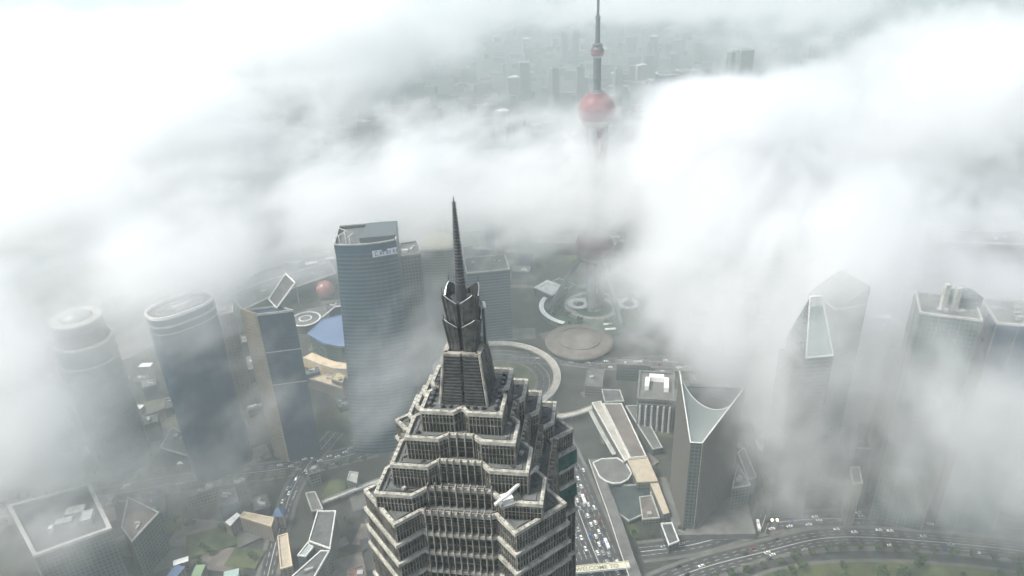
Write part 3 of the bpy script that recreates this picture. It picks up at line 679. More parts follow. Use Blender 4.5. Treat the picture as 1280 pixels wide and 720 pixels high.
t = thing("curved_terrace", "curved tan terrace in front of the blue-roofed hall", "terrace", (*cpts[2], 0)); MB().strip(curve(loc_poly(cpts, cpts[2]), 5), 15, 0, 12).build("terrace_wall", TAN, t); MB().strip(curve(loc_poly(cpts, cpts[2]), 5), 1.2, 12, 13.4, off=-6.8).build("parapet", PALE, t)
block("tan_roofed_block", "low block with a yellowish tan roof below the curved terrace", "building", PW([(387, 474), (414, 482), (428, 486), (424, 472), (404, 468)], 14), 14, HOUSEW, TAN, PALE, 1.2, .8, .2, 2)
block("annex", "small pale-roofed annex right of the tan roof below the curved terrace", "building", PW([(414, 474), (428, 479), (432, 470), (421, 465)], 20), 20, HOUSEW, mat("yellow_roof", (.5, .42, .2), .8), PALE, 1, .6, .2, 1)
c = W(382, 399, 14); t = thing("disc_roof_pavilion", "round pavilion with concentric rings on its roof beside the blue-roofed hall", "pavilion", (c.x, c.y, 0)); OCC.append((c.x, c.y, 22))
MB().rev([(17, 0), (17, 13)], 32).build("wall", OFFW, t); MB().rev([(20, 12.5), (20, 14), (14, 14.6), (14, 14.2), (9, 14.8), (9, 14.4), (0, 16)], 36).build("roof", CONC, t)
m = MB(); m.rev([(18.2, 14.2), (20.2, 14.2), (20.2, 15), (18.2, 15.2)], 36); m.rev([(7, 14.8), (8.6, 14.8), (8.6, 15.8), (7, 15.8)], 30); m.build("roof_rings", RWHITE, t)
c = W(407, 364, 10); t = thing("pink_globe_hall", "dull pink globe building half hidden in haze near the river", "building", (c.x, c.y, 0)); OCC.append((c.x, c.y, 16))
MB().rev([(12, 0), (12, 4)], 32).build("wall", GREYW, t); MB().rev([(9, 2)] + [(13 * cos(a), 13 + 13 * sin(a)) for a in [-.8 + 2.37 * i / 14 for i in range(15)]], 32).build("dome", mat("pink_glass", (.25, .09, .08), .35, var=.3, vscale=.3), t, smooth=True)
block("convention_hall", "long dark low-roofed hall with a pale roof edge along the river bank", "hall", PW([(286, 368), (330, 352), (412, 327), (420, 342), (350, 366), (303, 388)], 24), 24, TEALG, RDARK, PALE, 1.2, 1.4, .3, 5)
block("drum_block", "small round dark block rising over the back edge of the riverside hall", "building", ell(*W(368, 325, 34)[:2], 15, 13, 0, 24), 34, GREYW, RDARK, PALE, 1, .8, .2, 0)
for px, py, w_, d_, n_, lb in ((387, 329, 24, 8, "white_roofed_kiosk", "small white-roofed kiosk on the river bank right of the round dark block"), (412, 323, 14, 7, "white_roofed_kiosk", "tiny white-roofed kiosk touching the left side of the tower with the white sign")):
    c = W(px, py, 12); block(n_, lb, "kiosk", quad(c.x, c.y, w_, d_, .3), 12, GREYW, RWHITE, WHITE, .8, .6, .2, 0)
# ------------------------------------------------------------------ broadcasting tower
t = thing("broadcasting_tower", "broadcasting tower with pink spheres on a grey shaft, its mast rising out of the cloud", "tower", (*PC, 0)); OCC.append((*PC, 50))
SH = mat("shaft_concrete", (.15, .165, .175), .7, var=.15); SD = mat("mast_grey", (.075, .085, .095), .6); PK = facade("pink_panels", (.21, .075, .085), (.14, .055, .06), 2.6, 2.2, .35, .35, .4, .25); PB = mat("pink_band", (.17, .09, .11), .3); LG = mat("light_panel", (.30, .30, .30), .5, var=.2)
for k in range(3):
    a = radians(90 + 120 * k + 30); x, y = 10 * cos(a), 10 * sin(a); MB().tube((x, y, 0), (x, y, 262), 4.5, 4.5, 20).build("column", LG if k else SH, t)
    b = radians(90 + 120 * k + 90); MB().tube((62 * cos(b), 62 * sin(b), 0), (10 * cos(b), 10 * sin(b), 92), 3.5, 3.5, 16).build("raking_strut", SH, t)
def ball(r, z, n=18, a0=-pi / 2, a1=pi / 2): return [(max(r * cos(a), 0), z + r * sin(a)) for a in [a0 + (a1 - a0) * i / n for i in range(n + 1)]]
for z_, r_ in ((93, 25), (271, 22.5)):
    s = MB().rev(ball(r_, z_, 18, .12), 40).build("sphere_top", PK if r_ < 24 else mat("dull_maroon", (.15, .06, .07), .5), t, smooth=True); MB().rev(ball(r_ + .12, z_, 8, -.42, .13), 40).build("window_band", PB, s, smooth=True)
    MB().rev(ball(r_, z_, 12, -pi / 2, -.42), 40).build("sphere_base", LG, s, smooth=True)
    MB().rev([(r_ + .1, z_ + 3.1), (r_ + 1, z_ + 3.2), (r_ + 1, z_ + 4), (r_ - .2, z_ + 4.2)], 40).build("rim", PB, s)
for z_ in (133, 160, 187, 214, 241): MB().rev(ball(6.2, z_, 10), 20).build("small_sphere", PK, t, smooth=True)
MB().rev([(4, 0), (4, 262)], 20).build("lift_core", LG, t)
MB().rev([(7.5, 290), (7.5, 294), (5.6, 295), (4.7, 296), (4.7, 332)], 24).build("upper_shaft", SD, t); MB().rev([(7.6, 291.6), (7.8, 292.4), (7.8, 293.6), (7, 294)], 24).build("shaft_collar", SH, t); MB().rev([(4.85, 306), (5.3, 307), (5.3, 309), (4.85, 310)], 24).build("shaft_collar", SD, t)
s = MB().rev(ball(7.9, 339, 14, .1), 28).build("top_sphere", mat("dark_maroon", (.07, .045, .05), .5), t, smooth=True); MB().rev(ball(7.95, 339, 8, -.5, .12), 28).build("window_band", PB, s, smooth=True); MB().rev(ball(7.9, 339, 8, -pi / 2, -.5), 28).build("sphere_base", LG, s, smooth=True)
MB().rev([(0, 345), (5.6, 345.5), (5.8, 347.5), (4.4, 348.5), (2.9, 349), (2.7, 376), (3.2, 376.5), (3.2, 378), (1.6, 378.6), (1.45, 410), (.9, 410.5), (.7, 440), (.3, 440.5), (.25, 468), (0, 468.2)], 20).build("mast", SD, t)
# arc canopy, ring, and low things round the tower
c = W(741, 385, 6)
def arc_canopy(name, label, cx, cy, r, a0, a1, w, z, mt):
    pts = [(r * cos(a0 + (a1 - a0) * i / 24), r * sin(a0 + (a1 - a0) * i / 24)) for i in range(25)]; t = thing(name, label, "canopy", (cx, cy, 0))
    MB().strip(pts, w, z - .6, z).build("canopy_roof", mt, t)
    for i in range(2, 24, 4): MB().tube((*pts[i], 0), (*pts[i], z - .5), .5, .5, 8).build("column", CONC, t)
arc_canopy("arc_canopy", "bright white arc-shaped canopy left of the broadcasting tower's base", 93, 868, 54, radians(135), radians(240), 6.5, 7, mat("bright_white", (.85, .85, .83), .5))
pr = MB().rev([(34, .1), (34, 5), (40, 5), (40, .1)], 48); t = thing("ring_pavilion", "pale ring-shaped pavilion round the feet of the broadcasting tower", "pavilion", (*PC, 0)); pr.build("ring_roof", PALE, t)
for px, sgn in ((723, 1), (785, 1)):
    c = W(px, 380, 5); MB().rev([(8, 4.9), (8, 6.2), (15, 6.6), (15, 4.9)], 30, c.x - PC[0], c.y - PC[1]).build("round_skylight", RWHITE, t)
block("flat_white_hall", "flat-roofed hall with a pale frame round a green roof, left of the broadcasting tower", "hall", PW([(668, 360), (690, 369.5), (707, 360), (684, 351)], 14), 14, OFFW, RWHITE, WHITE, 1.4, 5.0, .4, 0)
block("green_roofed_wing", "green-roofed wing joined to the right of the pale framed hall", "building", PW([(690, 352), (710, 361), (719, 356), (699, 348)], 10), 10, OFFW, RGREEN, PALE, 1, .8, .2, 0)
for px, py, w_, lb in ((760, 404.5, 22, "upper"), (763, 410.5, 26, "lower")):
    c = W(px, py, 6); t = thing("bus_shelter", lb + " of two short white shelter roofs below the broadcasting tower", "shelter", (c.x, c.y, 0), .05, "two white shelter roofs"); MB().box(0, 0, 5, w_ * .55, 4, .8).build("shelter_roof", MATS["bright_white"], t)
    for sx in (-1, 1): MB().tube((sx * w_ * .2, 0, 0), (sx * w_ * .2, 0, 5.1), .3, .3, 6).build("post", CONC, t)
c = W(724, 427, 6); t = thing("round_hall", "low round hall with a brownish domed roof in front of the broadcasting tower", "hall", (c.x, c.y, 0)); OCC.append((c.x, c.y, 50))
MB().rev([(41, 0), (41, 6)], 48).build("wall", GREYW, t); MB().rev([(42.5, 5.8), (42.5, 7.2), (36, 8.2), (24, 10.8), (10, 12.3), (0, 12.6)], 48).build("roof", BROWN, t, smooth=True); MB().rev([(26, 10.3), (27, 10.2), (27, 11.2), (26, 11.4)], 48).build("roof_rim", CONC, t)
block("long_grey_hall", "wide pale-grey hall deep in the haze behind the broadcasting tower", "hall", PW([(662, 304), (770, 306), (775, 296), (668, 292)], 20), 20, OFFW, CONC, PALE, 1.5, 1, .3, 4)
block("white_roofed_hall", "bright white-roofed hall seen through haze just left of the broadcasting tower's shaft", "hall", PW([(722, 311), (752, 312), (754, 301), (724, 299)], 24), 24, OFFW, RWHITE, WHITE, 1, .8, .3, 0)
# 9 long shopping hall
def low(name, label, cat, px, z, wall, roof, par=PALE, units=0, **k): return block(name, label, cat, PW(px, z), z, wall, roof, par, 1.1, .8, .2, units, **k)
low("sunken_court_hall", "long hall with a brown sunken roof terrace running towards the round hall", "hall", [(754, 505), (777, 505), (808, 571), (788, 573)], 12, OFFW, BROWN, WHITE)
low("tan_roofed_hall", "block with a smooth light tan roof at the near end of the sunken brown terrace", "hall", [(784, 574.5), (809, 572.5), (822, 602), (797, 603.5)], 13.5, OFFW, mat("light_tan", (.38, .33, .25), .85, var=.15), mat("light_tan", (0, 0, 0)), 0)
low("narrow_tan_roof", "narrow tan-roofed strip building continuing from the light tan roof towards the street", "building", [(812.5, 604), (823, 603.5), (837, 641), (829, 643)], 12, OFFW, MATS["light_tan"], None)
low("pale_gallery", "pale strip-roofed gallery along the left side of the sunken brown terrace", "gallery", [(740, 504), (751, 502), (787, 573), (781, 577)], 13, OFFW, MATS["walk_beige"], WHITE)
walkway("elevated_walkway", "thin pale walkway running left of the strip-roofed gallery", PW([(737, 512), (752, 540), (768, 568)], 7), 3.2, 7)
t = low("curved_edge_hall", "low rounded hall with a bright curved front edge beside the avenue", "hall", [(741, 579), (752, 574), (772, 573), (783, 580), (790, 592), (785, 600), (776, 604.5), (766, 605), (757, 602), (749, 596)], 9, TEALG, CONC, WHITE)
low("glazed_court", "dark glass-roofed court in front of the rounded hall", "courtyard roof", [(759, 606), (783, 607), (815, 606), (812, 640), (786, 652), (770, 640)], 5, TEALG, mat("dark_glass_roof", (.03, .042, .042), .5, var=.4, vscale=.1), PALE)
low("paved_kiosk", "low pinkish-roofed kiosk at the near corner of the dark glass court", "kiosk", [(799, 622), (815, 620), (825, 648), (803, 650)], 7, OFFW, BROWN, PALE, 1)
low("wedge_pavilion", "small dark-roofed pavilion with one white edge near the foot of the striped tower", "pavilion", [(826, 655), (840, 654), (849, 677), (836, 682)], 9, GREYW, RDARK, WHITE)
low("roof_deck", "grey flat roof between the bright parapet line and the columned building", "building", [(782, 508), (800, 507), (828, 560), (816, 562)], 8, GREYW, RGREY, PALE, 2)
low("left_pavilion", "small grey-roofed pavilion at the far end of the sunken brown terrace", "pavilion", [(752, 487), (775, 488), (780, 502), (756, 503)], 12, GREYW, RGREY, PALE)
# 10 columned building with a U-shaped white roof
P = ccw(PW([(797, 497), (842, 500), (842, 466), (800, 463)], 42)); cc = cen(P); L = loc_poly(P, cc)
t = thing("columned_bank", "grey stone building with a columned front and a white U-shaped roof structure", "building", (*cc, 0)); OCC.append((*cc, 34))
MB().prism(L, 0, 40, cap=False).build("wall", GREYW, t); MB().face([(p[0], p[1], 40) for p in L]).build("roof", CONC, t); MB().ring(L, 1.0, 1.2, 39.6, 42).build("cornice", CONC, t); MB().ring(L, .8, .2, 34, 35.2).build("string_course", CONC, t)
a, b = Vector(L[0]), Vector(L[1])
fe = sorted([(L[i], L[(i + 1) % 4]) for i in range(4)], key=lambda s: s[0][1] + s[1][1])[0]; a, b = Vector(fe[0]), Vector(fe[1]); dd = b - a; o = Vector((dd.y, -dd.x)).normalized(); o = o if o.y < 0 else -o
for j in range(6):
    q = a + dd * ((j + .5) / 6) + o * 1.2; MB().tube((q.x, q.y, 2), (q.x, q.y, 33.6), 1.3, 1.1, 12).build("column", PALE, t)
MB().prism(ccw([tuple(a), tuple(b), tuple(b + o * 3), tuple(a + o * 3)]), 0, 2).build("plinth", CONC, t)
for q4 in ([(806, 482), (811, 482), (812.5, 471), (807, 471)], [(830, 484), (836, 484.5), (836, 472), (830.5, 471.5)], [(812, 471), (830, 472), (830, 468), (812, 467)]):
    MB().prism(loc_poly(ccw(PW(q4, 46)), cc), 40, 46).build("white_penthouse", MATS["bright_white"], t)
# 11 tower with the concave sail roof
bA, bB, bR, bL = (138, 458), (147, 456.5), (190, 496), (138, 507)
P = [bA, bB, bR, (183, 528), (150, 532), bL]; cc = (158, 492)
t = thing("concave_topped_tower", "grey striped stone tower whose pale glass top sweeps down in a concave curve", "skyscraper", (*cc, 0)); OCC.append((*cc, 50))
zA, zR, zL = 98.5, 122, 134
L = loc_poly(P, cc); MB().prism([L[0], L[1], L[2], L[3], L[4], L[5]], 0, 97, cmi=1).build("shaft", [BUFF, RDARK], t)
m = MB()
def wallq(p, q, z0p, z0q, z1p, z1q): m.face([(*p, z0p), (*q, z0q), (*q, z1q), (*p, z1p)], [(0, z0p), (math.hypot(q[0] - p[0], q[1] - p[1]), z0q), (math.hypot(q[0] - p[0], q[1] - p[1]), z1q), (0, z1p)])
wallq(L[1], L[2], 96.9, 96.9, zA, zR); wallq(L[5], L[0], 96.9, 96.9, zL, zA); wallq(L[0], L[1], 96.9, 96.9, zA, zA); m.build("crown_wall", BUFF, t)
N = 16; up = []; 
pl3, pr3 = Vector((*L[5], zL)), Vector((*L[2], zR))
mid = W(888, 511, 108) - Vector((*cc, 0))
for i in range(N + 1):
    u = i / N; base = pl3.lerp(pr3, u); k = (4 * u * (1 - u)) ** .72; mm = pl3.lerp(pr3, .5); up.append(base + (mid - mm) * k)
a3, b3 = Vector((*L[0], zA)), Vector((*L[1], zA)); m = MB(); lo_ = []
for i in range(N + 1):
    u = i / N
    lo_.append(a3.lerp(b3, u) if 0 < u < 1 else (a3 if u == 0 else b3))
for i in range(N):
    R_ = 5
    for j in range(R_):
        A0, A1 = lo_[i].lerp(up[i], j / R_), lo_[i].lerp(up[i], (j + 1) / R_); C0, C1 = lo_[i + 1].lerp(up[i + 1], j / R_), lo_[i + 1].lerp(up[i + 1], (j + 1) / R_)
        m.face([A0, C0, C1, A1])
m.build("sail_roof", mat("pale_sail_glass", (.16, .185, .18), .4, spec=.6), t, smooth=True)
m = MB()
for i in range(N): m.tube(up[i], up[i + 1], .45, .45, 6)
m.tube(pl3, a3, .55, .55, 6); m.tube(a3, b3, .5, .5, 6); m.tube(b3, pr3, .55, .55, 6); m.build("roof_rim", WHITE, t)
m = MB(); q = [tuple(Vector(x) ) for x in (L[2], L[3], L[4], L[5])]
m.face([(*q[0], 100), (*q[1], 100), (*q[2], 100), (*q[3], 100)]); m.build("lower_roof", RDARK, t)
m = MB(); wallq(L[2], L[3], 96.9, 96.9, zR, 101); wallq(L[4], L[5], 96.9, 96.9, 101, zL); wallq(L[3], L[4], 96.9, 96.9, 101, 101); m.build("back_wall", BLUEG2, t)
m = MB()
for (a, b, k) in ((L[1], L[2], 26), (L[5], L[0], 18)):
    a, b = Vector(a), Vector(b); o = Vector(((b - a).y, -(b - a).x)).normalized()
    for j in range(k + 1):
        q = a.lerp(b, j / k); zt = (zA + (zR - zA) * j / k) if k == 26 else (zL + (zA - zL) * j / k)
        e = (b - a).normalized(); m.prism(ccw([tuple(q - e * .3), tuple(q + e * .3), tuple(q + e * .3 + o * .7), tuple(q - e * .3 + o * .7)]), 6, zt - .4)
m.build("fins", mat("fin_stone", (.20, .19, .168), .7), t)
e = Vector(L[1]) - Vector(L[0]); MB().prism(ccw([tuple(Vector(L[0]) + Vector((0, -.3))), tuple(Vector(L[1]) + Vector((0, -.3))), tuple(Vector(L[1]) + Vector((0, .1))), tuple(Vector(L[0]) + Vector((0, .1)))]), 8, 96, bottom=True).build("corner_glazing", GREYW, t)
MB().prism(loc_poly(ccw([(130, 450), (198, 448), (205, 505), (130, 515)]), cc), 0, 6, cmi=0).build("podium", CONC, t)
low("triangle_roof_annex", "small annex with a triangular pale-edged roof at the right foot of the concave-topped tower", "annex", [(915, 611), (938, 607), (922, 580)], 30, GREYW, RDARK, PALE, 2)
low("dark_annex", "dark glazed low block behind the triangular annex", "annex", [(935, 600), (946, 597), (930, 560), (922, 566)], 18, TEALG, RDARK, PALE)
# 13 wedge-roofed tower
fl, fr2 = [Vector(p) for p in PW([(1008, 447), (1042, 444)], 167)]; e = (fr2 - fl).normalized(); nr = Vector((-e.y, e.x)); nr = nr if nr.y > 0 else -nr
P = [fl, fr2, fr2 + nr * 34, fl + nr * 34]; cc = cen([tuple(p) for p in P]); L = loc_poly([tuple(p) for p in P], cc)
t = thing("wedge_roofed_tower", "pale hazy tower with a long tapering sloped glass roof, right of the concave-topped tower", "skyscraper", (*cc, 0)); OCC.append((*cc, 34))
MB().prism(ccw(L), 0, 167, cap=False).build("shaft", OFFW, t)
ta, tb = W(1013, 371, 218) - Vector((*cc, 0)), W(1027, 370, 218) - Vector((*cc, 0)); F0, F1, B1, B0 = [Vector((*p, 167)) for p in L]
m = MB(); m.face([F0, F1, tb, ta]); m.build("sloped_roof", mat("wedge_glass", (.36, .42, .38), .3, var=.1, vscale=.2), t); m = MB(); m.face([F1, B1, tb], [(0, 167), (34, 167), (10, 218)]); m.face([B0, F0, ta], [(0, 167), (34, 167), (10, 218)]); m.face([B1, B0, ta, tb], [(0, 167), (20, 167), (16, 218), (4, 218)]); m.build("crown_sides", GREYW, t)
m = MB()
for a, b in ((F0, F1), (F0, ta), (F1, tb), (ta, tb)): m.tube(a, b, .8, .8, 8)
m.build("roof_frame", WHITE, t); g = F0.lerp(ta, .84); h_ = F1.lerp(tb, .84); MB().face([ta + Vector((0, -.6, .3)), tb + Vector((0, -.6, .3)), h_ + Vector((0, -.6, .3)), g + Vector((0, -.6, .3))]).build("top_panel", WHITE, t)
b = MB().prism(ccw([tuple(Vector(L[0]) - e * 9), L[0], tuple(Vector(L[0]) + nr * 26), tuple(Vector(L[0]) + nr * 26 - e * 9)]), 0, 160).build("side_wing", OFFW, t)
for z_ in (40, 80, 120): MB().ring(ccw(L), .3, .3, z_, z_ + 1).build("band", CONC, t)
block("dark_slant_tower", "dark grey-blue tower with a slanting top close behind the wedge-roofed tower", "skyscraper", front_back([(1046, 388), (1084, 380)], 190, 34), 190, GREYW, RDARK, PALE, 1, .8, .2, 1)
tt = bpy.data.objects["dark_slant_tower"]
fp = front_back([(1046, 388), (1084, 380)], 190, 34); cc = cen(ccw(fp)); Lq = loc_poly(fp, cc); m = MB()
m.face([(*Lq[0], 190.2), (*Lq[1], 190.2), (*Lq[1], 206)], [(0, 0), (25, 0), (25, 16)]); m.face([(*Lq[2], 190.2), (*Lq[3], 190.2), (*Lq[2], 206)], [(0, 0), (25, 0), (0, 16)]); m.face([(*Lq[1], 190.2), (*Lq[2], 190.2), (*Lq[2], 206), (*Lq[1], 206)], [(0, 0), (34, 0), (34, 16), (0, 16)]); m.face([(*Lq[0], 190.2), (*Lq[1], 206), (*Lq[2], 206), (*Lq[3], 190.2)]); m.build("slanting_top", GREYW, tt)
# 14, 15 striped towers in the haze, right
t = block("stepped_green_tower", "wide hazy green-grey tower with horizontal stripes and twin masts, right side", "skyscraper", front_back([(1150, 392), (1228, 402)], 205, 36), 205, TEALG, RGREY, PALE, 1.5, 1, .3, 9, bands=[(60, 1.2, .4, CONC), (110, 1.2, .4, CONC), (160, 1.2, .4, CONC)], fins=(CONC, 12, .8, .6))
for i in range(2): MB().box(-8 + 9 * i, -6, 204.9, 3.5, 3.5, 22 - 3 * i).build("pylon", PALE, t)
MB().box(12, 3, 204.9, 20, 16, 9).build("penthouse", TEALG, t)
block("hazy_tower", "bluish hazy tower at the right edge of the view", "skyscraper", front_back([(1246, 405), (1330, 412)], 200, 40), 200, BLUEG2, RGREY, PALE, 1.5, 1, .3, 9, fins=(CONC, 14, .8, .6))
block("pale_roofed_tower", "broad pale flat roof floating in bright cloud at the right edge", "skyscraper", front_back([(1172, 303), (1330, 309)], 190, 34), 190, OFFW, CONC, PALE, 1.5, 2, .3, 5)
block("slim_tower", "slim grey tower left of the twin-masted green tower", "skyscraper", front_back([(1118, 450), (1142, 452)], 138, 22), 138, HOUSEW, RGREY, PALE, 1, .8, .2, 1)
# 16 terraced complex
low("white_bar_block", "block with a long bright white roof bar amid the haze behind the terraces", "building", [(1088, 397), (1114, 400), (1114, 393.5), (1088, 391.5)], 40, OFFW, MATS["bright_white"], WHITE)
low("blue_roof_block", "low block with a pale blue roof below the white bar", "building", [(1082, 411), (1106, 413), (1107, 404), (1084, 403)], 34, OFFW, mat("soft_blue_roof", (.22, .36, .48), .6), None)
t = low("terraced_mall", "terraced building with pale curved roof edges round green courts", "shopping centre", [(1070, 470), (1120, 478), (1121, 462), (1112, 440), (1072, 437)], 26, TEALG, RGREEN, RWHITE)
q = Vector(t.location)
for pts in ([(1070, 463), (1090, 466), (1116, 466.5)], [(1068, 474), (1082, 484), (1104, 489), (1120, 489)], [(1092, 440), (1094, 462)]):
    pp = [(x - q.x, y - q.y) for x, y in PW(pts, 28)]; MB().strip(curve(pp, 5), 2.6, 24, 28.5).build("terrace_band", RWHITE, t)
low("pale_square_roof", "plain pale square roof below the terraced building", "building", [(1074, 527), (1099, 528), (1093, 502), (1070, 501)], 45, OFFW, mat("dull_cream", (.42, .40, .35), .8), PALE)
low("dark_step_block", "dark block stepping down in front of the plain pale square roof", "building", [(1070, 560), (1098, 562), (1098, 535), (1072, 533)], 38, GREYW, RDARK, PALE, 2)
low("striped_wall_block", "narrow block with a pale banded wall between the two tall hazy towers on the right", "building", [(1066, 606), (1078, 604), (1074, 584), (1062, 585)], 48, HOUSEW, RGREY, PALE)
c = W(968, 553, 4); t = thing("round_forecourt", "round forecourt with a low pale wall left of the wedge-roofed tower", "forecourt", (c.x, c.y, 0)); MB().rev([(15.5, 0), (15.5, 4), (17, 4), (17, 0)], 40).build("rim_wall", PALE, t); MB().rev([(0, .35), (15.4, .35)], 40).build("paving", BROWN, t)
# bottom-left group
low("tan_roofed_block", "long block, upper of the two light tan roofs at bottom left", "building", [(300, 646.6), (339, 658.7), (342.5, 647.8), (305, 640.5)], 18, HOUSEW, MATS["light_tan"], TAN)
low("white_wing", "small white-roofed wing slanting off the left end of the upper tan roof", "annex", [(281, 652.6), (288, 657.5), (301, 643.4), (296, 640.5)], 14, HOUSEW, RWHITE, None)
low("tan_roofed_block", "upright block, lower of the two light tan roofs at bottom left", "building", [(351, 712), (365.5, 708), (359.5, 667), (347, 671)], 18, HOUSEW, MATS["light_tan"], TAN)
c = W(349, 641, 20); pl = quad(c.x, c.y, 9, 9, .4); t = low("blue_roofed_kiosk", "kiosk with a small blue pyramid roof between the two tan roofs", "kiosk", [(343, 645), (355, 646), (354, 637), (344, 636)], 14, HOUSEW, RGREY, None); L = [(-5, -5), (5, -5), (5, 5), (-5, 5)]; m = MB(); [m.face([(*L[i], 14.1), (*L[(i + 1) % 4], 14.1), (0, 0, 21)]) for i in range(4)]; m.build("pyramid_roof", RBLUE, t)
low("slanted_roof_block", "grey-roofed block with bright white parapet lines left of the spired tower", "building", [(386, 677), (412.7, 686.5), (420, 639.3), (397, 639.3)], 26, OFFW, RGREY, WHITE)
low("slanted_wing", "bent grey-roofed wing with pale parapet at the bottom edge below the slanted roof", "building", [(364, 722), (392, 724), (412, 689), (401, 689)], 24, OFFW, RGREY, WHITE, 1)
low("glass_roofed_wing", "small pale glass-roofed wing on the left side of the slanted roof block", "annex", [(372, 695), (382.5, 696), (392, 684.5), (385, 678)], 22, TEALG, mat("grey_glass", (.30, .34, .33), .3), WHITE)
low("grey_shed", "narrow grey-roofed shed behind the slanted roof block", "shed", [(390, 640), (404, 637), (394, 615), (382, 617)], 10, GREYW, CONC, PALE)
low("small_pale_roof", "small pale roof at the far end of the thin grey footbridge", "building", [(434, 600), (446, 604), (448, 591), (437, 590)], 12, GREYW, PALE, PALE)
for px, py, w_, d_, mt, nm, lb in ((220, 714, 9, 12, RBLUE, "blue_roofed_shop", "small blue-roofed shop at the bottom edge left of the green roof"), (248, 713, 8, 12, mat("pale_green", (.2, .3, .17), .7), "green_roofed_shop", "small pale green-roofed shop at the bottom edge"), (289, 717, 12, 8, mat("mint_roof", (.3, .4, .36), .7), "mint_roofed_shop", "small mint-roofed shop at the bottom edge right of the green roof"), (226, 701, 12, 6, RWHITE, "pale_roofed_shop", "small pale-roofed shop behind the blue-roofed shop"),
        (182, 456, 15, 9, mat("bright_white", (.85, .85, .83)), "white_roofed_shed", "bright white-roofed shed by the river left of the oval blue tower"), (153, 474, 12, 12, RWHITE, "grey_white_shed", "dull white-roofed shed nearest the river left of the oval blue tower"), (169, 508, 18, 7, RWHITE, "long_white_shed", "long white-roofed shed midway between the round hazy tower and the oval blue tower"), (176, 549, 9, 12, mat("cream_roof", (.55, .53, .43)), "cream_roofed_house", "cream-roofed house left of the foot of the oval blue tower"), (173, 537, 9, 7, RRED, "red_roofed_house", "small dull red-roofed house behind the cream-roofed house"), (305, 498, 16, 6, MATS["yellow_roof"], "yellow_roofed_shed", "yellow-edged low roof between the brown slab tower and the tan-ended tower"), (296, 425, 18, 7, RWHITE, "white_slat_roof", "low white slatted roof behind the tan-ended tower")):
    c = W(px, py, 9); block(nm, lb, "building", quad(c.x, c.y, w_, d_, rnd.uniform(-.3, .4)), 9, HOUSEW, mt, None)
c = W(232, 574, 6); t = thing("peaked_tent", "small bright white peaked tent roof beside the foot of the oval blue tower", "tent", (c.x, c.y, 0), .2); m = MB(); L = [(-8, -4), (8, -4), (8, 4), (-8, 4)]
for i in range(4): m.face([(*L[i], 4), (*L[(i + 1) % 4], 4), (1, 0, 10)])
m.build("tent_roof", MATS["bright_white"], t); [MB().tube((*p, 0), (*p, 4.05), .25, .25, 6).build("pole", CONC, t) for p in L]
low("podium_block", "dark glass podium at the foot of the oval blue tower", "building", [(200, 560), (240, 572), (245, 548), (215, 535)], 16, BLUEG2, RDARK, PALE, 2)
# ================================================================== ordinary blocks between the landmarks
def near_road(x, y, r):
    for c, w in ROADS:
        for i in range(0, len(c) - 1):
            a, b = Vector(c[i]), Vector(c[i + 1]); d = b - a; t = max(0, min(1, (Vector((x, y)) - a).dot(d) / d.length_squared)); 
            if (Vector((x, y)) - a - d * t).length < w / 2 + 6 + r: return True
    return False
def free(x, y, r):
    if any((x - a) ** 2 + (y - b) ** 2 < (r + q) ** 2 for a, b, q in OCC): return False
    if near_road(x, y, r * .8): return False
    if any((x - p[0]) ** 2 + (y - p[1]) ** 2 < (r + 34) ** 2 for p in NEAR): return False
    if inside((x, y), [tuple(p) for p in NEAR] + [tuple(p) for p in reversed(FAR)]): return False
    if math.hypot(x - PC[0], y - PC[1]) < 125 + r or math.hypot(x + 24, y - 702) < 85 + r: return False
    if x > 130 and y < 440 - abs(x - 260) * .1: return False
    return True
LAND = [((-310, 575), "the oval-topped blue tower"), ((-235, 585), "the tan-ended slab tower"), ((-150, 600), "the tower with the white sign"), ((-435, 615), "the round hazy tower"), ((150, 570), "the columned stone building"), ((158, 490), "the concave-topped tower"), ((240, 480), "the wedge-roofed tower"), ((350, 490), "the twin-masted green tower"), ((111, 871), "the broadcasting tower"), ((85, 785), "the round brown-domed hall"), ((-22, 700), "the ring footbridge"), ((-175, 690), "the blue-roofed hall"), ((-345, 430), "the wide parapet roof"), ((-150, 455), "the slanted roof block"), ((-215, 455), "the two tan roofs"), ((300, 560), "the terraced building"), ((430, 480), "the right edge tower"), ((-20, 790), "the striped blue tower")]
USED = {}
def describe(x, y, kind, col, extra):
    d, (lx, ly), nm = min((math.hypot(x - p[0], y - p[1]), p, n) for p, n in LAND)
    dx, dy = x - lx, y - ly
    side = "right of" if dx > abs(dy) * .8 else "left of" if -dx > abs(dy) * .8 else "behind" if dy > 0 else "in front of"
    return f"{extra}{col}-roofed {kind} {side} {nm}", round(d)
specs = []; tries = 0
WALLS = [OFFW, HOUSEW, GREYW, TEALG, BLUEG2]; ROOFS = [(RDARK, "dark"), (RGREY, "grey"), (RGREY, "grey"), (CONC, "pale grey"), (RGREEN, "green"), (BROWN, "brown"), (RRED, "red"), (RWHITE, "white")]
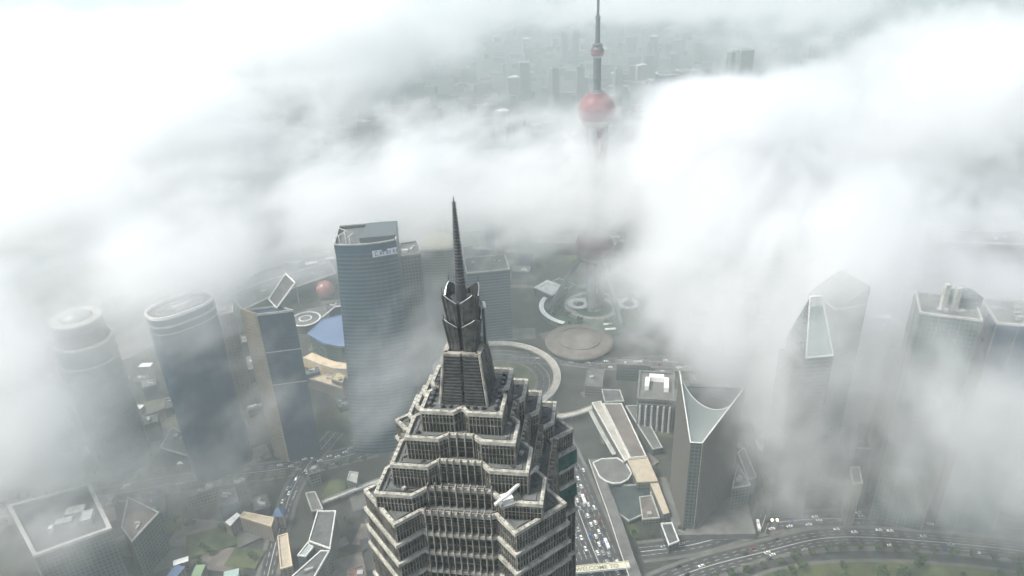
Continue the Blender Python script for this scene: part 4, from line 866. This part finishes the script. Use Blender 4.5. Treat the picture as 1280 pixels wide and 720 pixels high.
# hand-placed density first on the left flank and in the right background
while len(specs) < 260 and tries < 20000:
    tries += 1; y = rnd.uniform(395, 1080); half = y * .78; x = rnd.uniform(-half, half)
    sx, sy = rnd.uniform(10, 38), rnd.uniform(9, 22); r = math.hypot(sx, sy) * (.42)
    if not free(x, y, r): continue
    OCC.append((x, y, r)); specs.append((x, y, sx, sy))
names = {}
for (x, y, sx, sy) in specs:
    ml, col = rnd.choices(ROOFS, (7, 6, 6, 5, 1, 2, 1, 1))[0]; wl = rnd.choice(WALLS); hh = rnd.choices((rnd.uniform(6, 14), rnd.uniform(14, 30), rnd.uniform(35, 70)), (5, 4, 1))[0]
    if y < 930: hh = min(hh, 22 if y > 560 else 15)
    kind = "low block" if hh < 14 else "mid-rise block" if hh < 35 else "slim high-rise"
    shape = rnd.random(); ext = ""
    rot = (-.17 if x > -60 else .42) + rnd.choice((0, 0, pi / 2)) + rnd.uniform(-.03, .03)
    if shape < .25 and hh < 35:
        q = [(-sx / 2, -sy / 2), (sx / 2, -sy / 2), (sx / 2, 0), (0, 0), (0, sy / 2), (-sx / 2, sy / 2)]; c, s = cos(rot), sin(rot); pl = [(x + c * a - s * b, y + s * a + c * b) for a, b in q]; ext = "L-shaped "
    else:
        if hh > 35: sx = sy = min(sx, sy) + 3
        pl = quad(x, y, sx, sy, rot); ext = "long " if sx > 30 else "small " if sx < 20 else ""
    lb, d = describe(x, y, kind, col, ext); names.setdefault(lb, []).append(None)
    t = block("city_block" if hh < 35 else "high_rise", lb, "building", pl, hh, wl, ml, rnd.choice((RGREY, CONC, CONC)) , 1.0, .6, .15, rnd.choice((1, 2, 3, 4)), group=None)
    OCC.pop(); names[lb][-1] = (d, t)
ordn = ["nearest", "second", "third", "fourth", "fifth", "sixth", "seventh"]
for lb, lst in names.items():
    if len(lst) > 1:
        for k, (d, t) in enumerate(sorted(lst, key=lambda a: a[0])):
            t["label"] = ("nearer of the two, " if k == 0 else "farther of the two, ") + lb if len(lst) == 2 else f"{ordn[min(k, 6)]} {lb}"
# yards, courts and small lawns between the blocks, each its own height so that none share a plane
m = MB(); r3 = random.Random(11)
for k in range(420):
    y = r3.uniform(400, 1080); x = r3.uniform(-.8, .8) * y
    if near_road(x, y, 8) or math.hypot(x - PC[0], y - PC[1]) < 92 or math.hypot(x + 24, y - 702) < 95 or (x > 110 and y < 450): continue
    if inside((x, y), [tuple(p) for p in NEAR] + [tuple(p) for p in reversed(FAR)]): continue
    z = .025 + k * .004; m.face([(p[0], p[1], z) for p in quad(x, y, r3.uniform(10, 46), r3.uniform(8, 34), r3.choice((-.17, .35, 0, .55)))], None, r3.choice((0, 0, 1, 1, 2, 3)))
tag(m.build("yards", [GRASS, PAVE, ASPH, BROWN]), "patchwork of small lawns, courts and paved yards between the city blocks", "yards", None, "structure")
# ------------------------------------------------------------------ the far city across the river
protos = []
for i in range(7):
    sx, sy, h_ = [(22, 22, 95), (34, 16, 60), (18, 18, 130), (48, 15, 42), (28, 24, 28), (60, 30, 18), (24, 20, 160)][i]
    m = MB(); q = quad(0, 0, sx, sy, 0); m.prism(q, 0, h_, cmi=1); m.box(sx * .1, 0, h_ - .1, sx * .4, sy * .4, 4, 0, 1)
    if i in (2, 6): m.prism(quad(0, 0, sx * .7, sy * .7, 0), h_, h_ + 9, cmi=1)
    me = m.build("far_block", [[OFFW, HOUSEW, GREYW, OFFW, HOUSEW, GREYW, BLUEG2][i], [RGREY, RWHITE, RDARK, RRED, RGREY, CONC, CONC][i]]); protos.append((me, ["pale", "broad pale", "slender grey", "long low", "squat", "wide low", "tall blue-grey"][i]))
m = MB(); r2 = random.Random(5)
for _ in range(2600):
    y = 1300 + 4800 * r2.random() ** 1.4; x = r2.uniform(-.8, .78) * y
    if inside((x, y), [tuple(p) for p in NEAR] + [tuple(p) for p in reversed(FAR)]) or any((x - p[0]) ** 2 + (y - p[1]) ** 2 < 55 ** 2 for p in FAR): continue
    q = r2.random(); m.prism(quad(x, y, r2.uniform(12, 55), r2.uniform(10, 24), r2.uniform(-.5, .5)), 0, r2.uniform(8, 30) if q < .9 else r2.uniform(40, 75), mi=0, cmi=1 + int(r2.random() * 3))
tag(m.build("distant_city", [OFFW, RGREY, CONC, RRED]), "mass of low roofs fading into the haze beyond the river", "city", None, "stuff")
cnt = 0; tries = 0; POS = []
while cnt < 230 and tries < 9000:
    tries += 1; u = rnd.random(); y = 1250 + 3300 * u ** 1.6; x = rnd.uniform(-.78, .74) * y
    if inside((x, y), [tuple(p) for p in NEAR] + [tuple(p) for p in reversed(FAR)]): continue
    if any((x - p[0]) ** 2 + (y - p[1]) ** 2 < (60 + p[0] * p[0] * 1e-6) ** 2 for p in FAR): continue
    i = rnd.choices(range(7), (5, 6, .6, 5, 4, 3, 0))[0]
    if any((x - a) ** 2 + (y - b) ** 2 < 62 ** 2 for a, b in POS): continue
    POS.append((x, y)); o = protos[i][0].copy(); scene.collection.objects.link(o); o.name = "far_building"; o.location = (x, y, 0); o.rotation_euler.z = rnd.uniform(-.6, .6); o.scale = (1, 1, rnd.uniform(.75, 1.3))
    zn = ("on the far left" if x < -.42 * y else "left of the broadcasting tower" if x < .08 * y else "just right of the broadcasting tower" if x < .35 * y else "on the far right") + (", close to the water" if y < 2300 else ", deep in the distance")
    tag(o, protos[i][1] + " building across the river " + zn, "building", protos[i][1] + " buildings across the river " + zn); cnt += 1
for me, _ in protos: bpy.data.objects.remove(me)
for i, (px, py, z, sx, sy, lb) in enumerate(((838, 92, 150, 60, 40, "widest dark hazy tower across the river right of the broadcasting tower"), (858, 88, 160, 40, 30, "pale-edged tower just right of the widest dark hazy tower across the river"), (655, 78, 110, 30, 26, "faint tower across the river left of the broadcasting tower's mast"), (932, 62, 170, 34, 30, "faint pair-like tower farthest right across the river"), (918, 64, 160, 26, 26, "slim faint tower beside the farthest right one across the river"), (820, 100, 120, 30, 30, "lower dark tower on the left side of the widest dark hazy tower"))):
    c = W(px, py, z); block("distant_tower", lb, "skyscraper", quad(c.x, c.y, sx, sy, .15), z, [BLUEG2, OFFW, OFFW, OFFW, OFFW, GREYW][i], RGREY, PALE, 2, 2, .5, 2)
# ------------------------------------------------------------------ trees
def tree_proto(R_, H_, seed):
    r_ = random.Random(seed); t = thing("tree", "", "tree"); m = MB(); m.tube((0, 0, 0), (0, 0, H_ * .55), .32, .2, 7)
    for k in range(5): a = k * 1.3; m.tube((0, 0, H_ * .4), (cos(a) * R_ * .5, sin(a) * R_ * .5, H_ * .66), .16, .07, 5)
    m.build("trunk", BARK, t); m = MB(); cl = [(r_.uniform(-.6, .6) * R_, r_.uniform(-.6, .6) * R_, H_ * r_.uniform(.5, .85), r_.uniform(.3, .5) * R_) for _ in range(9)]
    for _ in range(340):
        cx, cy_, cz, cr = r_.choice(cl); d = Vector((r_.gauss(0, 1), r_.gauss(0, 1), r_.gauss(0, .8))).normalized() * cr * r_.uniform(.6, 1.08)
        c = Vector((cx, cy_, cz)) + d; n = (d.normalized() + Vector((r_.gauss(0, .5), r_.gauss(0, .5), r_.gauss(0, .5)))).normalized(); a = n.orthogonal().normalized(); b = n.cross(a); s = r_.uniform(.35, .75)
        m.face([c - a * s, c - b * s * .7, c + a * s, c + b * s * .7])
    m.build("crown", LEAF, t); return t
TP = [tree_proto(3.6, 8, 1), tree_proto(4.4, 9.5, 2), tree_proto(3.0, 7, 3)]
for t in TP: kids(t)
tn = 0
def plant(x, y, label, group, s=1.0):
    global tn
    o = copy_tree(TP[tn % 3]); o.location = (x, y, .1); o.rotation_euler.z = rnd.uniform(0, 6); k = s * rnd.uniform(.8, 1.25); o.scale = (k, k, k); tag(o, label, "tree", group); tn += 1
def line_trees(c, off, step, label, group, lo=0, hi=1e9):
    d = 0
    for i in range(len(c) - 1):
        a, b = Vector(c[i]), Vector(c[i + 1]); e = (b - a).normalized(); L = (b - a).length; nr = Vector((-e.y, e.x)); x = -d
        while x < L:
            if x >= 0:
                q = a + e * x + nr * off
                if lo < q.y < hi and not any((q.x - p[0]) ** 2 + (q.y - p[1]) ** 2 < (p[2] * .8) ** 2 for p in OCC): plant(q.x, q.y, label, group)
            x += step
        d = (L + d) % step if L + d > step else L + d
line_trees(WEST, 16, 13, "green street tree in the upper row along the street below the blue towers", "trees along the upper side of the west street")
line_trees(WEST, -16, 12, "green street tree in the lower row along the street below the blue towers", "trees along the lower side of the west street")
line_trees(CROSS2, 14, 14, "street tree at the feet of the hazy right-hand towers", "trees at the feet of the right-hand towers")
line_trees(CROSS, -15, 15, "tree lining the lawn side of the curving boulevard", "trees on the lawn side of the boulevard")
k = 0
while k < 60:
    x, y = rnd.uniform(140, 420), rnd.uniform(370, 425)
    if inside((x, y), [(p[0], p[1]) for p in G((905, 728), (960, 715), (1060, 703), (1180, 707), (1300, 722), (1420, 740))] + [(500, 340), (180, 340)]) : plant(x, y, "leafy tree standing on the park lawn", "trees on the park lawn", 1.1)
    k += 1
for k in range(46):
    a = rnd.uniform(0, 2 * pi); r = rnd.uniform(44, 70); x, y = PC[0] + r * cos(a), PC[1] + r * sin(a)
    plant(x, y, "small tree on the round lawn below the broadcasting tower", "trees on the round lawn")
for k in range(40):
    x, y = W(rnd.uniform(200, 420), rnd.uniform(610, 715), 0)[:2]
    if free(x, y, 4): plant(x, y, "dark green tree in the gaps between the low blocks at bottom left", "trees between the low blocks at bottom left")
for k in range(40):
    x, y = W(rnd.uniform(90, 200), rnd.uniform(460, 620), 0)[:2]
    if free(x, y, 4): plant(x, y, "tree among the low roofs left of the oval blue tower", "trees among the roofs left of the oval tower")
for k in range(150):
    x, y = W(rnd.uniform(-20, 1290), rnd.uniform(440, 715), 0)[:2]
    if free(x, y, 3):
        d, nm = min((math.hypot(x - p[0], y - p[1]), n) for p, n in LAND); plant(x, y, "dark green tree among the roofs around " + nm, "trees around " + nm)
for t in TP:
    for c in list(KIDS[t.name]): bpy.data.objects.remove(c)
    bpy.data.objects.remove(t)
# ------------------------------------------------------------------ traffic
def car_proto(i):
    t = thing("car", "", "car"); m = MB()
    b = [(-2.3, .35), (-2.25, .85), (-1.5, .98), (1.0, 1.0), (2.2, .8), (2.3, .35)]; w_ = .9
    for s in (0,): 
        for (x0, z0), (x1, z1) in zip(b, b[1:]): m.face([(x0, -w_, z0), (x0, w_, z0), (x1, w_, z1), (x1, -w_, z1)])
        m.face([(x, -w_, z) for x, z in reversed(b)]); m.face([(x, w_, z) for x, z in b]); m.face([(-2.3, w_, .35), (-2.3, -w_, .35), (2.3, -w_, .35), (2.3, w_, .35)])
    m.face([(-1.2, -.62, 1.46), (.3, -.62, 1.46), (.3, .62, 1.46), (-1.2, .62, 1.46)]); m.build("body", CARC[i], t)
    m = MB(); A_ = [(-1.75, -.82, .97), (1.1, -.82, .99), (1.1, .82, .99), (-1.75, .82, .97)]; B2 = [(-1.2, -.62, 1.45), (.3, -.62, 1.45), (.3, .62, 1.45), (-1.2, .62, 1.45)]
    for k in range(4): m.face([A_[k], A_[(k + 1) % 4], B2[(k + 1) % 4], B2[k]])
    m.build("windows", CGLASS, t)
    for x in (-1.4, 1.4):
        for y in (-.86, .86): MB().tube((x, y - .1, .33), (x, y + .1, .33), .33, .33, 10).build("wheel", TYRE, t)
    return t
def bus_proto():
    t = thing("bus", "", "bus"); MB().box(0, 0, .5, 11, 2.5, 2.5).build("body", CARC[0], t); MB().box(0, 0, 1.5, 10.6, 2.54, .9).build("windows", CGLASS, t)
    for x in (-3.5, 3.5):
        for y in (-1.15, 1.15): MB().tube((x, y - .15, .5), (x, y + .15, .5), .5, .5, 10).build("wheel", TYRE, t)
    MB().box(1, 0, 3.0, 2.5, 1.4, .3).build("roof_unit", CARC[1], t); return t
CP = [car_proto(i) for i in range(5)]; BP = bus_proto()
for t in CP + [BP]: kids(t)
CN = ["white", "silver", "black", "blue", "red"]
def put(p, x, y, a, label, cat, group, z=.2, s=1.0):
    o = copy_tree(p); o.location = (x, y, z); o.rotation_euler.z = a; o.scale = (s, s, s); tag(o, label, cat, group); return o
def along(c, dist, off):
    d = 0
    for i in range(len(c) - 1):
        a, b = Vector(c[i]), Vector(c[i + 1]); L = (b - a).length
        if d + L >= dist: e = (b - a) / L; q = a + e * (dist - d) + Vector((-e.y, e.x)) * off; return q.x, q.y, atan2(e.y, e.x)
        d += L
    return None
def traffic(c, w, lanes, lo, hi, gap, where, z, left=1e9, wts=(10, 4, 2, 1, 1), dens=lambda k, d: 1.0):
    for k in range(lanes):
        off = -w / 2 + w * (k + .5) / lanes; d = lo + rnd.uniform(0, gap)
        while d < hi:
            if rnd.random() < dens(k, d):
                r = along(c, d, off)
                if r:
                    i = rnd.choices(range(5), wts)[0]; ln = ["outermost right", "second from right", "third from right", "fourth from right", "inner right", "inner left", "fourth from left", "third from left", "second from left", "outermost left"][k] if lanes == 10 else ["right", "left"][int(k >= lanes / 2)] + "-hand"
                    put(CP[i], r[0], r[1], r[2] + (pi if k >= lanes / 2 else 0), f"{CN[i]} car in the {ln} lane of {where}", "car", f"{CN[i]} cars in the {ln} lane of {where}", z, 1.12)
            d += rnd.uniform(6.5, gap)
traffic(AVE, 42, 10, 88, 250, 15, "the avenue", .2, dens=lambda k, d: (.25, .45, .85, .95, .75, .12, .4, .5, .15, .05)[k])
for d, off in ((120, -12.5), (176, -8)):
    r = along(AVE, d, off); put(BP, r[0], r[1], r[2], ("nearer" if d < 150 else "farther") + " white bus among the cars on the avenue", "bus", None)
traffic(NORTH, 16, 4, 30, 120, 11, "the side street by the wedge-roofed tower", .26, dens=lambda k, d: (.2, .15, .9, .8)[k])
traffic(CROSS2, 17, 4, 20, 330, 40, "the street in front of the concave-topped tower", .25, dens=lambda k, d: .55)
traffic(CROSS, 20, 6, 20, 330, 55, "the curving boulevard", .23, dens=lambda k, d: .45)
traffic(WEST, 22, 6, 60, 480, 60, "the street below the blue towers", .22, dens=lambda k, d: .5)
traffic(WEST2, 13, 4, 10, 150, 40, "the narrow cross street at bottom left", .24, dens=lambda k, d: .4)
traffic(RIM, 20, 6, 20, 330, 60, "the road by the round hall", .28, dens=lambda k, d: .35)
for (px, py, lb) in ((948, 656, "white bus waiting at the mouth of the side street"), (745, 474, "white coach parked near the far end of the long hall")):
    c = W(px, py, 2); put(BP, c.x, c.y, 1.4 if px > 900 else .05, lb, "bus", None, .26)
for (px, py) in ((965, 651), (971.5, 651)):
    c = W(px, py, 6); t = thing("street_lamp", ("left" if px < 968 else "right") + " of the two lit round lamps at the street corner by the wedge-roofed tower", "lamp", (c.x, c.y, 0), 0, "two lit lamps at the corner"); MB().tube((0, 0, 0), (0, 0, 6), .14, .1, 8).build("pole", CONC, t)
    lm = bpy.data.materials.new("lamp_glow"); lm.use_nodes = True; lm.node_tree.nodes["Principled BSDF"].inputs["Emission Color"].default_value = (1, .93, .6, 1); lm.node_tree.nodes["Principled BSDF"].inputs["Emission Strength"].default_value = 1.2
    MB().rev(ball(1.3, 6.9, 8), 14).build("lamp_globe", lm, t)
for t in CP + [BP]:
    for c in list(KIDS[t.name]): bpy.data.objects.remove(c)
    bpy.data.objects.remove(t)
# ================================================================== the drifting cloud
CM = vol_mat("cloud_vapour", 0.0128, (0.998, 0.999, 1.0), 0.3)
def S(ax, ay, bx, by, hw, dn, bs=165, tp=250):
    z = (bs + tp) / 2; a = W(ax, ay, z); b = W(bx, by, z); return (a.x, a.y, b.x, b.y, hw, dn, bs, tp)
STROKES = [S(-150, 390, 210, 325, 85, 1.1), S(210, 330, 410, 268, 62, 1.0), S(410, 262, 600, 128, 58, 1.15), S(560, 215, 870, 205, 75, 1.0), S(520, 262, 800, 268, 45, .75, 120, 230), S(180, 315, 620, 285, 50, .6, 60, 180),
    S(845, 345, 900, 205, 72, 1.25), S(930, 215, 1320, 115, 100, 1.5), S(1000, 300, 1320, 250, 60, .9), S(1120, 110, 1400, 130, 150, 1.7), S(860, 400, 1000, 370, 40, .5, 110, 200), S(1060, 360, 1300, 340, 40, .5, 110, 210),
    S(-60, 560, 25, 540, 42, 1.4, 60, 190), S(-60, 660, 60, 650, 26, .5, 60, 150), S(455, 500, 545, 425, 22, .85, 60, 190), S(1030, 430, 975, 510, 30, .72, 60, 180), S(1245, 425, 1262, 425, 20, .6, 100, 190),
    S(-300, 230, 60, 230, 130, 1.3, 165, 258), S(-100, 160, 180, 140, 190, 1.6, 165, 262), S(150, 105, 470, 60, 190, 1.4, 165, 262), S(-400, 60, 420, 55, 380, 1.5, 170, 265), S(1230, 60, 1500, 60, 340, 1.5, 170, 265), S(380, 14, 1000, 8, 330, .9, 180, 260),
    S(880, 195, 1010, 140, 70, 1.4, 170, 250), S(670, 284, 830, 284, 45, .8, 70, 185), S(60, 290, 620, 150, 220, .60, 40, 140), S(600, 150, 1000, 110, 280, .66, 30, 130), S(1060, 555, 1300, 545, 52, .82, 40, 240), S(1090, 420, 1320, 430, 60, 1.6, 90, 235), S(60, 545, 330, 520, 45, .45, 30, 180), S(880, 480, 960, 560, 34, .62, 30, 170),
    S(1090, 430, 1240, 480, 30, .42, 80, 200), S(915, 480, 1000, 520, 22, .42, 50, 140), S(560, 432, 625, 428, 20, .5, 30, 110), S(60, 490, 130, 560, 30, .36, 60, 150), S(120, 620, 330, 600, 25, .40, 20, 90), S(10, 645, 130, 640, 28, .6, 65, 150), S(700, 470, 800, 440, 30, .36, 20, 100)]
HOLES = [S(170, 280, 390, 190, 105, .9)[:5] + (.97,), S(390, 190, 560, 70, 150, .9)[:5] + (.97,), S(620, 110, 960, 85, 230, .9)[:5] + (.93,), S(640, 60, 960, 50, 250, .9)[:5] + (.85,), S(100, 405, 110, 470, 40, .9, 80, 200)[:5] + (.2,), S(742, 350, 745, 385, 45, .9, 60, 200)[:5] + (.75,)]
cloud_object("cloud_bank", -1080, 60, 432, 312, 5, 25, 300, 55, STROKES, HOLES, 1 / 110, 1.2, CM, "torn white cloud drifting low between and over the towers", 3.0)
cloud_object("far_cloud", -4200, 1622, 280, 130, 30, 60, 420, 15, STROKES, HOLES, 1 / 260, .95, CM, "bright white cloud bank filling the distance", 8.0)

m = MB(); m.box(0, 2700, -1.2, 12500, 7400, 620)
hz = m.build("haze", vol_mat("haze_air", 0.00033, (0.895, 0.98, 0.972), 0.3, False)); tag(hz, "pale damp haze filling the air over the whole city", "haze", None, "stuff")
